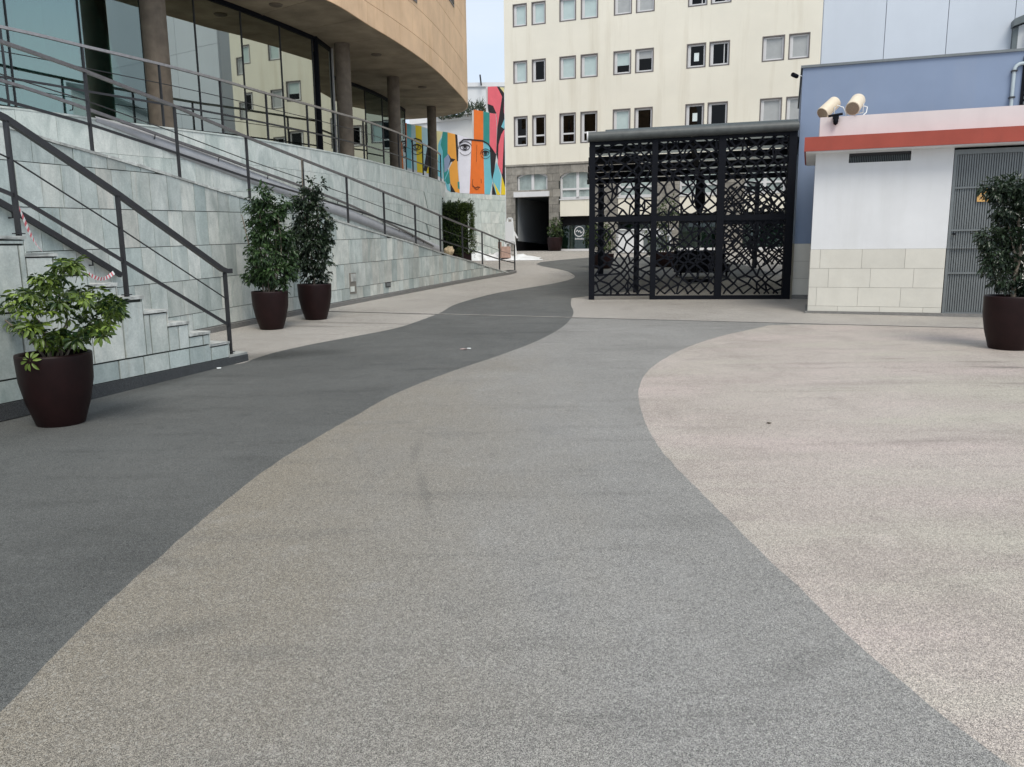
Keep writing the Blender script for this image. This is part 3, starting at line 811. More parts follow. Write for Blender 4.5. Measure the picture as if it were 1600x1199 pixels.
for px0, px1, py in [(640,651,5.5),(696,709,12)]:
    s0_, z0_ = DR.hit(px1, py, .03); s1_ = s0_-1.25
    for nm, mt_, d, ins in (('window_frame', M['win_frame_d'], .05, 0), ('window_pane', M['pane_dark'], .056, .07)):
        mb = MB()
        for j in range(6):
            a = lerp(s1_+ins, s0_-ins, j/6); b = lerp(s1_+ins, s0_-ins, (j+1)/6)
            mb.hexa([DR.pt(a, z0_+ins, .0), DR.pt(a, z0_+ins, d), DR.pt(b, z0_+ins, d), DR.pt(b, z0_+ins, .0), DR.pt(a, z0_+1.5-ins, .0), DR.pt(a, z0_+1.5-ins, d), DR.pt(b, z0_+1.5-ins, d), DR.pt(b, z0_+1.5-ins, .0)])
        obj(nm, mb, mt_, rb)
# soffit: separate cast slabs reaching back from the rim
def inner(s):
    p = DR.pt(s, ZS, 0); nrm = DR.nor(s)
    return p
s = 1.0; cen = Vector((-17.5, 28.0))
while s < DR.L-.5:
    e = s+1.75; g = .008; mb = MB(); nn = 6
    for j in range(nn):
        a = lerp(s+g, e-g, j/nn); b = lerp(s+g, e-g, (j+1)/nn)
        pa = DR.at(a)+DR.nor(a)*-.0; pb = DR.at(b)
        qa = pa.lerp(cen, .55); qb = pb.lerp(cen, .55)
        mb.hexa([Vector((qa.x, qa.y, ZS-.001)), Vector((pa.x, pa.y, ZS-.001)), Vector((pb.x, pb.y, ZS-.001)), Vector((qb.x, qb.y, ZS-.001)),
                 Vector((qa.x, qa.y, ZS+.019)), Vector((pa.x, pa.y, ZS+.019)), Vector((pb.x, pb.y, ZS+.019)), Vector((qb.x, qb.y, ZS+.019))])
    obj('soffit_slab', mb, M['soffit'], rb); s = e
mb = MB()
lid = [DR.at(DR.L*i/60) for i in range(61)]
mb.poly([Vector((p.x, p.y, ZS+.5)) for p in lid], .05, (0,0,1)); obj('floor_plate', mb, M['soffit'], rb)
mb = MB(); mb.poly([Vector((p.x, p.y, ZS+5.9)) for p in lid], .05, (0,0,1)); obj('roof', mb, M['soffit'], rb)
for px, py in [(431,7),(588,85),(660,136),(402,24),(560,100)][:4]:
    p = Zp(px, py, ZS); mb = MB(); mb.lathe([(.0, -.03), (.13, -.03), (.15, -.012), (.15, 0)], 20, (p.x, p.y, ZS)); obj('soffit_light', mb, M['concrete_col'], rb)
# columns
for (px, py, y, rad) in [(254,196,15.6,.225),(542,243,22.15,.205),(619,262,26.4,.195),(677,276,31.9,.178)]:
    p = Yp(px, py, y); mb = MB(); n = 14
    mb.lathe([(rad, -1.0), (rad, ZS-.004-p.z)], 28, (p.x, p.y, p.z)); o = obj('column', mb, M['concrete_col'], rb)
# glazing panes with thin mullions
def glazing(C, s0, s1, z0f, zt, pw, matf, mull=.02, endpost=False):
    s = s0; i = 0
    while s < s1-.2:
        e = min(s1, s+pw); mb = MB(); g = .006
        mb.hexa([C.pt(s+g, z0f(s), -.012), C.pt(s+g, z0f(s), .0), C.pt(e-g, z0f(e), .0), C.pt(e-g, z0f(e), -.012), C.pt(s+g, zt, -.012), C.pt(s+g, zt, .0), C.pt(e-g, zt, .0), C.pt(e-g, zt, -.012)])
        obj('pane', mb, matf(s), rb)
        mb = MB(); t = C.tan(e); Mx = Matrix.Translation(C.pt(e, z0f(e), -.01))@Matrix.Rotation(math.atan2(t.y, t.x), 4, 'Z')
        mb.box(-mull/2, mull/2, -.03, .006, 0, zt-z0f(e), Mx); obj('mullion', mb, M['steel'], rb); s = e
    ss = [lerp(s0, s1, k/30) for k in range(31)]
    for zf, hh in ((lambda s_: zt-.05, .10), (lambda s_: z0f(s_)+.03, .05)):
        mb = MB(); mb.sweep([C.pt(s_, zf(s_), .0) for s_ in ss], .06, hh); obj('glazing_rail', mb, M['black'], rb)
sg = GL.hit(232, 100)[0]
glazing(GL, 0.2, GL.L, lambda s: 3.35, ZS-.004, 1.35, lambda s: M['glass_teal'] if s < sg-.8 else M['glass_refl'])
glazing(GL2, 0.0, GL2.L, lambda s: 3.6, ZS-.004, 1.5, lambda s: M['glass_refl'] if s < 4.5 else M['glass_teal'])
# end post and side return
p = GL.pt(GL.L, 3.3, .02); mb = MB(); mb.box(-.05, .05, -.05, .05, 0, ZS-3.305, Matrix.Translation(p)); obj('corner_post', mb, M['black'], rb)
p2 = Vector((p.x+.12, p.y+1.2, 3.4)); mb = MB(); mb.box(-.05, .05, -.04, .04, 0, ZS-3.405, Matrix.Translation(p2)); obj('corner_post', mb, M['win_frame'], rb)
RT0 = Curve([(p.x, p.y), (p2.x, p2.y)], False)
glazing(RT0, 0.07, RT0.L-.06, lambda s: 3.4, ZS-.004, 1.3, lambda s: M['glass_refl'])
RTN = Curve([(p2.x, p2.y), (GL2.P[0].x, GL2.P[0].y)], False)
glazing(RTN, 0.06, RTN.L, lambda s: 3.5, ZS-.004, 1.2, lambda s: M['glass_refl'])
# interior: floor, back wall, teal backing in place of sky reflected in the first panes
mb = MB(); mb.box(-22, -4.9, 9, 34, 3.28, 3.33); 
IN = Curve([(-15.5, 12.5), (-12.5, 15.5), (-10.2, 19), (-8.6, 23), (-7.2, 27.5), (-6.2, 33.0)])
def wallstrip(C, z0, z1, mat, nm, off=0, parent=rb, s0=0, s1=None):
    mb = MB(); s1 = s1 or C.L; n = 30
    for i in range(n):
        a, b = lerp(s0, s1, i/n), lerp(s0, s1, (i+1)/n)
        mb.hexa([C.pt(a, z0, off-.1), C.pt(a, z0, off), C.pt(b, z0, off), C.pt(b, z0, off-.1), C.pt(a, z1, off-.1), C.pt(a, z1, off), C.pt(b, z1, off), C.pt(b, z1, off-.1)])
    return obj(nm, mb, mat, parent)
wallstrip(IN, 3.2, ZS-.01, M['concrete_col'], 'interior_wall')
wallstrip(GL, 3.4, ZS-.02, M['sky_teal'], 'glass_backing', -.55, s0=.2, s1=sg-.35)  # added backing; its teal stands in for pale sky reflected in the panes
for k_ in range(9):
    a_ = .3+k_*(sg-.6)/9
    wallstrip(GL, 3.45, ZS-.05-(k_ % 3)*.25, [M['sky_teal'], M['mint_wall'], M['sky_teal'], M['blind']][(k_*3) % 4], 'reflection_strip', -.50, s0=a_, s1=a_+.25+.3*((k_*7) % 3))  # added strips; their tones imitate varied reflections along the panes
wallstrip(GL2, 3.7, ZS-.9, M['mint_wall'], 'glass_backing', -1.2, s0=3.0, s1=GL2.L)
# counter, chairs inside as dark low shapes
mb = MB()
for k in range(6):
    p = GL2.pt(.8+k*.55, 3.6, -.6); mb.box(p.x-.18, p.x+.18, p.y-.18, p.y+.18, 3.6, 4.05); mb.box(p.x-.18, p.x-.14, p.y-.18, p.y+.18, 4.05, 4.5)
obj('interior_chairs', mb, M['black'], rb)

# ================================================================== MURAL WALL
mo = Vector((-1.85, 38.0)); md = Vector((.73, 1.0)).normalized()
MW = Curve([(mo.x-md.x*7.5, mo.y-md.y*7.5), (mo.x+md.x*2.75, mo.y+md.y*2.75)], False)
mw = thing('mural_wall', 'tall stepped wall painted with coloured stripes and face drawings above pale slate', 'wall', (mo.x, mo.y, 1.05))
MWX = Curve([(mo.x-md.x*27.5, mo.y-md.y*27.5), (mo.x+md.x*12.75, mo.y+md.y*12.75)], False)
def mh(px, py, off=0):
    s_, z_ = MWX.hit(px, py, off); return max(.01, s_-20), z_
mtop = [(628,192),(658,197),(684,206),(713,211),(740,217)]
prof = [(0, mh(628,192)[1])]+[mh(*q) for q in mtop]
x740 = mh(740, 200)[0]; x762 = mh(762, 200)[0]
z172 = mh(741,173)[1]; z178 = mh(763,177)[1]; z135 = mh(763,135)[1]; z137 = mh(785,138)[1]
up = [(x740, z172), (x762, z178), (x762, z135), (MW.L, z137)]
outl = prof+up
mb = MB(); nrm = MW.nor(1.0); n3 = Vector((nrm.x, nrm.y, 0))
bot = [(MW.L, .6), (0, .6)]
def P3(s_, z_, off=0): return MW.pt(s_, z_, off)
mb.poly([P3(a, b, -.08) for a, b in outl+bot], .08, n3)
obj('core', mb, M['white_far'], mw)
mbase = Table([mh(703,301), mh(793,307.5)])
clad_wall(mw, MW, .2, MW.L-.01, lambda s: 1.0, lambda s: mbase(s), .42, .56, .6, .95, M['clad_light'], M['grout_light'], th=.03, thick=.05, gap=.008)
# painted areas; pixel outline -> flat paint film on the wall (each its own tiny step so none coincide)
MC = {'org': (.86,.19,.03), 'amb': (.86,.38,.06), 'teal': (.03,.27,.24), 'aqua': (.18,.52,.60), 'yel': (.84,.62,.03), 'pink': (.83,.15,.19), 'blk': (.02,.016,.02),
      'wht': (.84,.82,.88), 'cream': (.75,.68,.35), 'lil': (.27,.33,.46), 'pale': (.45,.66,.70)}
MM = {k: plain('mural_'+k, v, .7, .06, 2) for k, v in MC.items()}
paint = [  # colour, pixel polygon (zoomed mural survey: x = 620 + u/6, y = 120 + v/6)
 ('pale', [(90,440),(300,490),(300,900),(90,860)]),
 ('org', [(50,435),(92,435),(92,660),(50,640)]),
 ('aqua', [(92,440),(135,448),(135,860),(92,850)]),
 ('yel', [(172,455),(232,465),(236,640),(245,905),(190,895),(180,640)]),
 ('cream', [(385,515),(430,515),(385,620)]),
 ('blk', [(250,880),(285,650),(300,600),(330,620),(300,900)]),
 ('yel', [(275,905),(308,790),(315,910)]),
 ('cream', [(300,495),(430,517),(400,600),(380,800),(300,900)]),
 ('aqua', [(385,640),(400,600),(430,560),(430,960),(385,930)]),
 ('teal', [(430,515),(475,522),(475,720),(430,760),(430,700),(410,640)]),
 ('teal', [(430,515),(475,522),(480,1000),(440,980),(430,760)]),
 ('amb', [(475,522),(548,540),(560,640),(570,860),(588,1095),(548,1082),(500,1000),(490,860),(520,800),(475,720)]),
 ('blk', [(545,540),(565,545),(575,700),(572,795),(560,790),(552,650)]),
 ('lil', [(440,770),(480,725),(505,760),(500,800),(470,880),(445,900)]),
 ('blk', [(480,725),(505,765),(548,775),(530,795),(505,800),(480,860),(500,780)]),
 ('aqua', [(445,960),(490,860),(490,1000),(503,1082),(470,1060)]),
 ('teal', [(450,970),(490,880),(500,1000),(470,1010)]),
 ('blk', [(500,1000),(548,1085),(503,1082)]),
 ('wht', [(565,545),(695,585),(690,860),(680,1095),(588,1092),(575,860),(575,700)]),
 ('teal', [(568,985),(585,985),(588,1055),(570,1050)]),
 ('org', [(720,310),(808,325),(808,600),(820,1100),(680,1097),(690,860),(700,590),(720,590)]),
 ('teal', [(808,325),(868,340),(868,640),(850,620),(808,600)]),
 ('pink', [(868,342),(925,348),(935,480),(930,700),(920,740),(868,640)]),
 ('aqua', [(808,600),(850,620),(870,650),(880,900),(895,980),(870,1105),(820,1102)]),
 ('blk', [(868,640),(930,730),(910,900),(890,970),(880,900)]),
 ('aqua', [(895,960),(930,800),(945,840),(975,930),(965,1060),(960,1108),(925,1105)]),
 ('blk', [(895,1000),(930,1108),(890,1106)]),
 ('yel', [(905,990),(970,1108),(935,1108)]),
 ('pink', [(850,95),(935,92),(985,180),(940,480),(930,340),(880,280),(850,260)]),
 ('blk', [(935,92),(1040,120),(1040,1040),(985,930),(930,720),(940,480),(985,190)]),
 ('pink', [(1020,220),(1036,210),(1036,330),(1010,360),(1000,330)]),
 ('blk', [(850,255),(900,275),(930,345),(868,340),(855,320)]),
 ('pink', [(1000,500),(1008,505),(1000,600),(985,920),(945,820),(950,640),(975,545)]),
 ('aqua', [(975,470),(1030,400),(1030,470),(1000,490)]),
 ('cream', [(960,100),(1000,150),(1030,170),(1030,110)]),
 ('yel', [(983,935),(1040,1050),(1040,1110),(975,1108)]),
]
mp_ = []
for i, (cname, pg) in enumerate(paint):
    mb = MB(); q = []
    for u_, v_ in pg:
        s_, z_ = mh(620+u_/6, 120+v_/6); s_ = min(s_, MW.L-.02); z_ = max(z_, mbase(s_)+.01)
        q.append(P3(s_, z_, .002+i*.0006))
    mb.poly(q, .0012, n3); obj('painted_shape', mb, MM[cname], mw)
# brow, eyes, nose drawn in line
def stroke(uv, w, off=.035, cname='blk'):
    mb = MB(); q = []; w *= .62
    for u_, v_ in uv:
        s_, z_ = mh(620+u_/6, 120+v_/6); q.append(P3(s_, z_, off))
    for a, b in zip(q, q[1:]): mb.bar(a, b, .004, w, n3.cross((b-a)).normalized())
    return mb
def arc(cx, cy, rx, ry, a0, a1, n=16): return [(cx+rx*math.cos(RAD(lerp(a0, a1, i/n))), cy-ry*math.sin(RAD(lerp(a0, a1, i/n)))) for i in range(n+1)]
lines = [([(580,625),(620,592),(680,590),(800,602),(850,630),(900,700)], .10),
         (arc(633,668,48,30,10,170), .09), (arc(633,655,46,36,190,350), .05), (arc(634,660,20,24,0,360,20), .06), (arc(634,655,8,10,0,360,10), .14), (arc(637,668,62,58,20,190), .05), (arc(637,690,55,48,200,340), .03),
         (arc(827,722,34,24,10,170), .08), (arc(827,712,33,28,190,350), .04), (arc(828,715,14,17,0,360,16), .05), (arc(828,712,6,7,0,360,10), .12), (arc(827,722,46,44,20,190), .04), (arc(827,728,42,40,200,340), .03),
         ([(708,960),(703,1010),(715,1030)], .03), ([(785,960),(788,1000)], .03), ([(745,640),(742,800)], .02), ([(705,1025),(735,1045),(752,1034),(775,1038)], .05), ([(722,1048),(742,1060),(765,1050)], .03),
         (arc(182,665,42,28,10,170), .08), (arc(182,655,42,34,190,350), .05), (arc(182,658,16,20,0,360,14), .06), ([(130,610),(170,580),(220,598),(244,650)], .09), (arc(182,690,52,40,200,340), .04)]
for uv, wd in lines: obj('drawn_line', stroke(uv, wd), MM['blk'], mw)
# low white wall and far white building beyond
y_ = 47.0; a = Yp(640, 189, y_); b = Yp(775, 176, y_+2)
mb = MB(); mb.hexa([Vector((a.x, a.y, 0)), Vector((b.x, b.y, 0)), Vector((b.x, b.y+.4, 0)), Vector((a.x, a.y+.4, 0)), a, b, b+Vector((0,.4,0)), a+Vector((0,.4,0))])
lw = thing('parapet_wall', 'white plastered wall topped with plants behind the mural', 'wall', (a.x, a.y, 1.1))
obj('panel', mb, M['white_far'], lw)
mb = MB(); mb.hexa([a+Vector((0,-.12,-.22)), b+Vector((0,-.12,-.22)), b+Vector((0,.5,-.22)), a+Vector((0,.5,-.22)), a+Vector((0,-.12,.06)), b+Vector((0,-.12,.06)), b+Vector((0,.5,.06)), a+Vector((0,.5,.06))]); obj('coping', mb, M['white_paint'], lw)
fb = thing('far_white_building', 'distant white building just visible between the round building and the cream one', 'building', (-2, 75, 1.1))
a = Yp(715, 110, 75); b = Yp(800, 138, 75); b2_ = Yp(745, 136, 75)
mb = MB(); mb.box(a.x, b.x+3, 75, 83, 0, b2_.z); obj('wall', mb, M['white_far'], fb)
mb = MB(); mb.box(a.x-.1, b.x+3.1, 74.85, 83.1, b2_.z+.002, b2_.z+.35); obj('roof', mb, M['white_paint'], fb)
mb = MB(); q = Yp(752, 134, 74.5); mb.tube([q, Yp(750, 117, 74.5)], .08, 6); obj('mast', mb, M['steel'], fb)

# ================================================================== FOLIAGE HELPERS
def leaf(mb, tones, p, d, up, ln, wd, tone, fold=.25):
    d = d.normalized(); sd_ = d.cross(up)
    if sd_.length < 1e-3: sd_ = d.cross(Vector((1,0,0)))
    sd_.normalize(); nn = sd_.cross(d)
    a = p; b = p+d*ln*.5+sd_*wd*.5+nn*wd*fold; c = p+d*ln-nn*ln*.12; e = p+d*ln*.5-sd_*wd*.5+nn*wd*fold; m_ = p+d*ln*.5
    o = len(mb.v); mb.v += [a, b, c, e, m_]
    for f in ((0,1,4),(1,2,4),(2,3,4),(3,0,4)):
        mb.f.append([o+i for i in f]); mb.mi.append(0); mb.sm.append(False); tones.append(tone)
def rnd(): return Vector((random.gauss(0,1), random.gauss(0,1), random.gauss(0,1))).normalized()
def foliage(clumps, nleaf, ln, wd, droop=.5, dens_surface=.75, tone_bias=0.0):
    """clumps: (centre, radius vector). leaves sit on twigs through each clump's volume"""
    mb = MB(); tones = []
    vol = [c[1].x*c[1].y*c[1].z for c in clumps]; tv = sum(v**.7 for v in vol)
    random.shuffle(clumps) if False else None
    for (c, r), v in zip(clumps, vol):
        n = int(nleaf*(v**.7)/tv)
        ct = random.uniform(-.15, .15)
        k = 0
        while k < n:
            u = rnd(); rad = random.random()**(1/3*dens_surface) * random.uniform(.75, 1.08) * (1.3 if random.random() < .10 else 1)
            base = c+Vector((u.x*r.x, u.y*r.y, u.z*r.z))*rad
            if noise.noise(base*6.0) < -.26: 
                k += .34; continue
            tw_ = (u+rnd()*.8+Vector((0,0,-droop))).normalized()
            for j in range(3):
                d = (tw_+rnd()*.65+Vector((0,0,-droop*.6))).normalized()
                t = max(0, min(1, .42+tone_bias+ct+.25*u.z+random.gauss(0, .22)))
                leaf(mb, tones, base+tw_*j*ln*.45, d, (Vector((0,0,1))+rnd()*.5), ln*random.uniform(.75,1.2), wd*random.uniform(.8,1.15), t)
                k += 1
    return mb, tones
def potmesh(rt, rb_, h):
    mb = MB()
    mb.lathe([(.001, 0), (rb_*.96, 0), (rb_, .012), (lerp(rb_,rt,.40)+.018, h*.33), (lerp(rb_,rt,.72)+.020, h*.62), (rt*.995, h*.90), (rt, h-.02), (rt-.004, h), (rt-.030, h), (rt-.035, h-.02), (rt-.04, h-.09)], 48)
    return mb
def pot_thing(name, label, cat, loc, rt=.31, rb_=.20, h=.63):
    t = thing(name, label, cat, tuple(loc))
    obj('pot', potmesh(rt, rb_, h), M['pot'], t, world=False)
    mb = MB(); mb.lathe([(.001, h-.07), (rt*.5, h-.06), (rt-.036, h-.075)], 24); obj('soil', mb, M['soil'], t, world=False)
    return t
def stems(t, specs, mat='bark'):
    for pts, r0, r1 in specs:
        mb = MB(); N_ = 7; P = [Vector(p) for p in pts]; c = []
        for i in range(len(P)-1):
            for j in range(3): c.append(P[i].lerp(P[i+1], j/3)+rnd()*.008)
        c.append(P[-1]); mb.tube(c, r0, 7, r2=r1); obj('stem', mb, M[mat], t, world=False)

# --- left tall ficus (bushy, multi-stem)
def px_clumps(base, ybase, lst, depth=.9):
    """clumps surveyed on the photo: pixel centre, pixel radii, depth offset -> local coordinates"""
    out = []
    for (px, py, rx, rz, dy) in lst:
        p = Yp(px, py, ybase+dy); sc = (ybase+dy)/FPX
        rx *= .86; rz *= .88
        out.append((p-base, Vector((rx*sc, (rx+rz)/2*sc*depth, rz*sc))))
    return out
b = G(425, 514)
t = pot_thing('potted_ficus', 'bushy green many-stemmed ficus in maroon pot, left of the pair by the ramp wall', 'potted tree', b, .30, .195, .64)
stems(t, [([(.02*k, .03*((k*7) % 3-1), .55), (.05*k+.01, .04*((k*5) % 3-1), .9), (.09*k, .08*((k*3) % 3-1), 1.35), (.10*k-.05, .1*((k*2) % 3-1), 1.9)], .019, .007) for k in (-3,-2,-1,0,1,2,3)])
cl = px_clumps(b, b.y, [(407,306,16,15,0),(398,330,13,16,.05),(418,335,20,20,-.05),(432,328,12,12,0),(400,362,14,18,0),(425,365,26,20,0),(442,372,14,16,.1),(412,395,26,20,-.1),(440,398,20,20,.1),(400,425,20,17,0),(428,425,28,20,-.05),(448,420,15,18,.1),(398,434,10,7,0),(449,315,8,7,0),(443,446,5,5,0)])
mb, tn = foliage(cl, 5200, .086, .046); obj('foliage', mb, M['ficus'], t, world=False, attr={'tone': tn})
b = G(494, 499)
t = pot_thing('potted_ficus', 'slimmer darker ficus in maroon pot, right of the pair by the ramp wall', 'potted tree', b, .31, .20, .66)
stems(t, [([(0,0,.55), (.01,.0,.85), (-.05,.02,1.3), (-.12,0,2.2), (-.1,0,2.9)], .024, .008), ([(.01,0,.75), (.08,-.02,1.05), (.12,.02,1.6), (.15,0,2.1)], .016, .006), ([(0,0,.8), (-.1,.03,1.1), (-.15,.04,1.8)], .014, .006)])
cl = px_clumps(b, b.y, [(485,292,13,13,0),(478,310,20,12,0),(470,330,15,18,0),(492,325,14,15,0),(500,348,17,22,0),(474,355,20,18,.1),(468,385,18,24,.1),(492,382,22,22,-.1),(506,378,10,20,0),(478,408,20,16,0),(500,412,16,18,0),(505,430,9,8,0),(480,430,9,9,0),(498,437,7,7,0),(500,290,5,5,0),(514,371,5,4,0)])
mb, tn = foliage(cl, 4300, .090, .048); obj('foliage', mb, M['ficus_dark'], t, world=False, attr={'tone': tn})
# --- right ficus
b = G(1575, 545)
t = pot_thing('potted_ficus', 'dark ficus with twisted trunk in maroon pot in front of the louvred door', 'potted tree', b, .335, .235, .70)
stems(t, [([(0,.0,.6), (.0,.0,.95), (.04,0,1.25), (-.03,0,1.7), (.06,.02,2.1), (.0,0,2.4)], .032, .009), ([(.02,0,.62), (.03,.02,1.0), (-.06,0,1.35), (-.15,0,1.6), (-.22,0,1.75)], .022, .007), ([(.03,0,1.2), (.12,.0,1.5), (.2,0,1.9), (.15,0,2.3)], .018, .006)])
cl = px_clumps(b, b.y, [(1590,288,24,12,0),(1560,298,18,14,0),(1605,310,24,22,0),(1575,325,18,20,0),(1550,372,17,16,0),(1580,365,22,22,.1),(1612,360,22,28,0),(1555,400,18,16,0),(1548,418,9,9,-.1),(1590,405,26,22,.1),(1565,438,16,13,0),(1605,435,22,18,0),(1538,368,7,6,0),(1600,455,14,8,0),(1545,292,8,8,0)])
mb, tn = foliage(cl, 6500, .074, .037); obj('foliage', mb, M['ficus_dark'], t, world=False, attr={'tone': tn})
# --- schefflera in front
b = G(96, 662)
t = pot_thing('potted_schefflera', 'low spreading schefflera with bright yellow-green leaves in a large maroon pot beside the stairs', 'potted plant', b, .298, .192, .625)
sc_ = b.y/FPX
stems(t, [([(0.02*k, .02*((k*7) % 5-2), .52), (.05*k, .05*((k*3) % 5-2), .75), (.11*k, .08*((k*3) % 5-2), .92)], .012, .007) for k in (-3,-2,-1,0,1,2,3)])
def whorl(seed, n=8, ln=.086, wd=.034):
    random.seed(seed); mb = MB(); tones = []; base_t = random.choice((.08,.15,.25,.35,.55,.85))
    for k in range(n):
        a = 2*PI*k/n+random.uniform(-.2,.2); el_ = random.uniform(-.25, .15)
        d = Vector((math.cos(a), math.sin(a), el_)); l_ = ln*random.uniform(.8, 1.15); w_ = wd*random.uniform(.85, 1.15)
        sd_ = Vector((-math.sin(a), math.cos(a), 0)); p0 = d*.03
        tt = max(0, min(1, base_t+random.gauss(0, .12)))
        o = len(mb.v); prof_ = [(0,.0),(.25,.32),(.55,.5),(.82,.36),(1.0,.0)]
        mid = [p0+d*l_*x+Vector((0,0,-.35*l_*x*x-.0)) for x, _ in prof_]
        lf = [mid[i]+sd_*w_*prof_[i][1]+Vector((0,0,.012)) for i in (1,2,3)]; rt_ = [mid[i]-sd_*w_*prof_[i][1]+Vector((0,0,.012)) for i in (1,2,3)]
        mb.v += mid+lf+rt_
        F_ = [(0,1,5),(1,2,6,5),(2,3,7,6),(3,4,7),(0,8,1),(1,8,9,2),(2,9,10,3),(3,10,4)]
        for f in F_:
            mb.f.append([o+i for i in f]); mb.mi.append(0); mb.sm.append(True); tones.append(tt)
    mb.tube([Vector((0,0,-.10)), Vector((0,0,0))], .003, 5); tones += [.3]*(len(mb.f)-len(tones))
    return mb, tones
protos = []
for sd__ in range(12):
    mb, tn = whorl(100+sd__, 8+sd__ % 2)
    o = obj('leaf', mb, M['scheff'], t, world=False, attr={'tone': tn}); protos.append(o)
random.seed(21)
shape = [(100,425,22,16),(70,438,16,14),(40,470,26,20),(20,478,18,10),(75,465,36,24),(112,470,34,24),(146,468,26,20),(172,482,15,13),(60,505,34,22),(105,510,36,22),(150,505,26,20),(35,508,18,12),(125,530,18,14),(72,535,20,12),(90,535,22,14),(110,412,10,5),(180,488,8,7),(70,475,30,20),(158,515,12,10)]
wl = 0
for i in range(245):
    px, py, rx, ry = random.choice(shape)
    a = random.uniform(0, 2*PI); q = random.random()**.5
    y_ = b.y+random.uniform(-.34, .30)
    p = Yp(px+rx*q*math.cos(a), py+ry*q*math.sin(a), y_)-b
    if p.z < .60: p.z = random.uniform(.6, .7)
    if math.hypot(p.x, p.y) > .30 and p.z < .76: p.x *= .62; p.y *= .62; p.z += .05
    if i < 12: o = protos[i]
    else:
        o = random.choice(protos).copy(); COL.objects.link(o); o.parent = t
    o.location = p
    outw = Vector((p.x, p.y, .35+max(0, p.z-.85)*1.2)); outw.normalize()
    if outw.length < .1: outw = Vector((0,0,1))
    q_ = (Vector((0,0,1))*.7+outw*.7+rnd()*.75).normalized().to_track_quat('Z', 'Y')
    e = q_.to_euler(); o.rotation_euler = (e.x, e.y, e.z+random.uniform(0, 6)); k_ = random.uniform(.62, 1.0); o.scale = (k_, k_, k_)
o = protos[1].copy(); COL.objects.link(o); o.parent = t; o.location = (-.02, -.31, .60); o.scale = (.8, .8, .8); o.rotation_euler = (RAD(75), 0, 0)
random.seed(33)
# --- square hedge planter behind the ramp wall
q = Yp(712, 404, 31.5)
t = thing('box_planter', 'tall clipped hedge in a low dark box planter beyond the foot of the ramp', 'potted plant', (q.x, q.y, zg(31.5)))
mb = MB(); mb.box(-.62, .62, -.3, .3, 0, .55); obj('pot', mb, M['pot'], t, world=False, bevel=.015)
mb = MB(); tn = []
zt_ = Yp(712, 322, 31.5).z - zg(31.5)
for i in range(9500):
    u, v, w_ = random.uniform(-1,1), random.uniform(-1,1), random.random()
    k = random.choice((0,1,2))
    if k == 0: u = random.choice((-1,1))*random.uniform(.85,1.08)
    elif k == 1: v = -random.uniform(.85,1.08)
    else: w_ = random.uniform(.93,1.04)
    wid = .66*(1+.22*noise.noise(Vector((u*2, w_*4, v)))); p = Vector((u*wid, v*.34, .5+w_*(zt_-.5)+.32*noise.noise(Vector((u*2.3, v*2, 5)))))
    if noise.noise(p*5) < -.38: continue
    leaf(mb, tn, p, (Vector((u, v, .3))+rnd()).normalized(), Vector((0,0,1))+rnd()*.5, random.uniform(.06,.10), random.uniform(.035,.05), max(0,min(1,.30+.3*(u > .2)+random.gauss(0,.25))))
obj('foliage', mb, M['hedge'], t, world=False, attr={'tone': tn})
mb = MB(); mb.box(-.50, .50, -.26, .26, .5, zt_-.1); obj('dark_core', mb, M['room'], t, world=False)  # solid near-black box filling the hedge behind its leaves
bg_ = thing('cloth_bag', 'small beige and ochre cloth bundle lying in front of the box planter', 'bag', tuple(Yp(702, 393, 30.6)))
mb = MB()
ico = bmesh.new(); bmesh.ops.create_icosphere(ico, subdivisions=3, radius=.2)
for v in ico.verts: v.co = Vector((v.co.x*1.0, v.co.y*.7, v.co.z*.95))*(1+.35*noise.noise(v.co*9))
mb.add([v.co.copy() for v in ico.verts], [[v.index for v in f.verts] for f in ico.faces], 0, True); ico.free()
obj('bundle', mb, plain('ochre_cloth', (.50, .39, .25), .9, .5, 8), bg_, world=False)
# --- plants on the far parapet
for i, (px, py, h_) in enumerate([(692,185,1.1),(703,184,1.2),(716,182,1.1),(731,180,1.2),(745,179,1.4),(757,178,1.0)]):
    p = Yp(px, py, 47.3+.2*i); spk = i > 2
    labs = ['leftmost small shrub on the white wall, next to the last terrace column', 'second small shrub from the column on the white wall', 'third small shrub on the white wall under the rim of the round building', 'tall dark shrub on the white wall right at the edge of the round building', 'spiky grey-green plant above the orange stripe of the mural', 'spiky plant on the wall against the pink painted tower']
    t = thing('wall_shrub', labs[i], 'plant', tuple(p), 0, 'plants on the white wall')
    mb = MB(); tn = []
    if spk:
        for k in range(80):
            d = (rnd()+Vector((0,0,1.0))).normalized(); p0 = Vector((random.uniform(-.3,.3), random.uniform(-.2,.2), random.uniform(-.1,h_*.35)))
            leaf(mb, tn, p0, d, rnd(), h_*random.uniform(.3,.6), .05, random.random())
    else:
        for k in range(420):
            u = rnd(); p0 = Vector((u.x*.36, u.y*.3, h_*.5+u.z*h_*.5)); leaf(mb, tn, p0, (u+rnd()).normalized(), rnd(), .14, .07, random.random()*.6)
    obj('foliage', mb, M['spiky'], t, world=False, attr={'tone': tn})
    mb = MB(); mb.tube([Vector((0,0,-.1)), Vector((0,0,h_*.5))], .03, 6); obj('stem', mb, M['bark'], t, world=False)

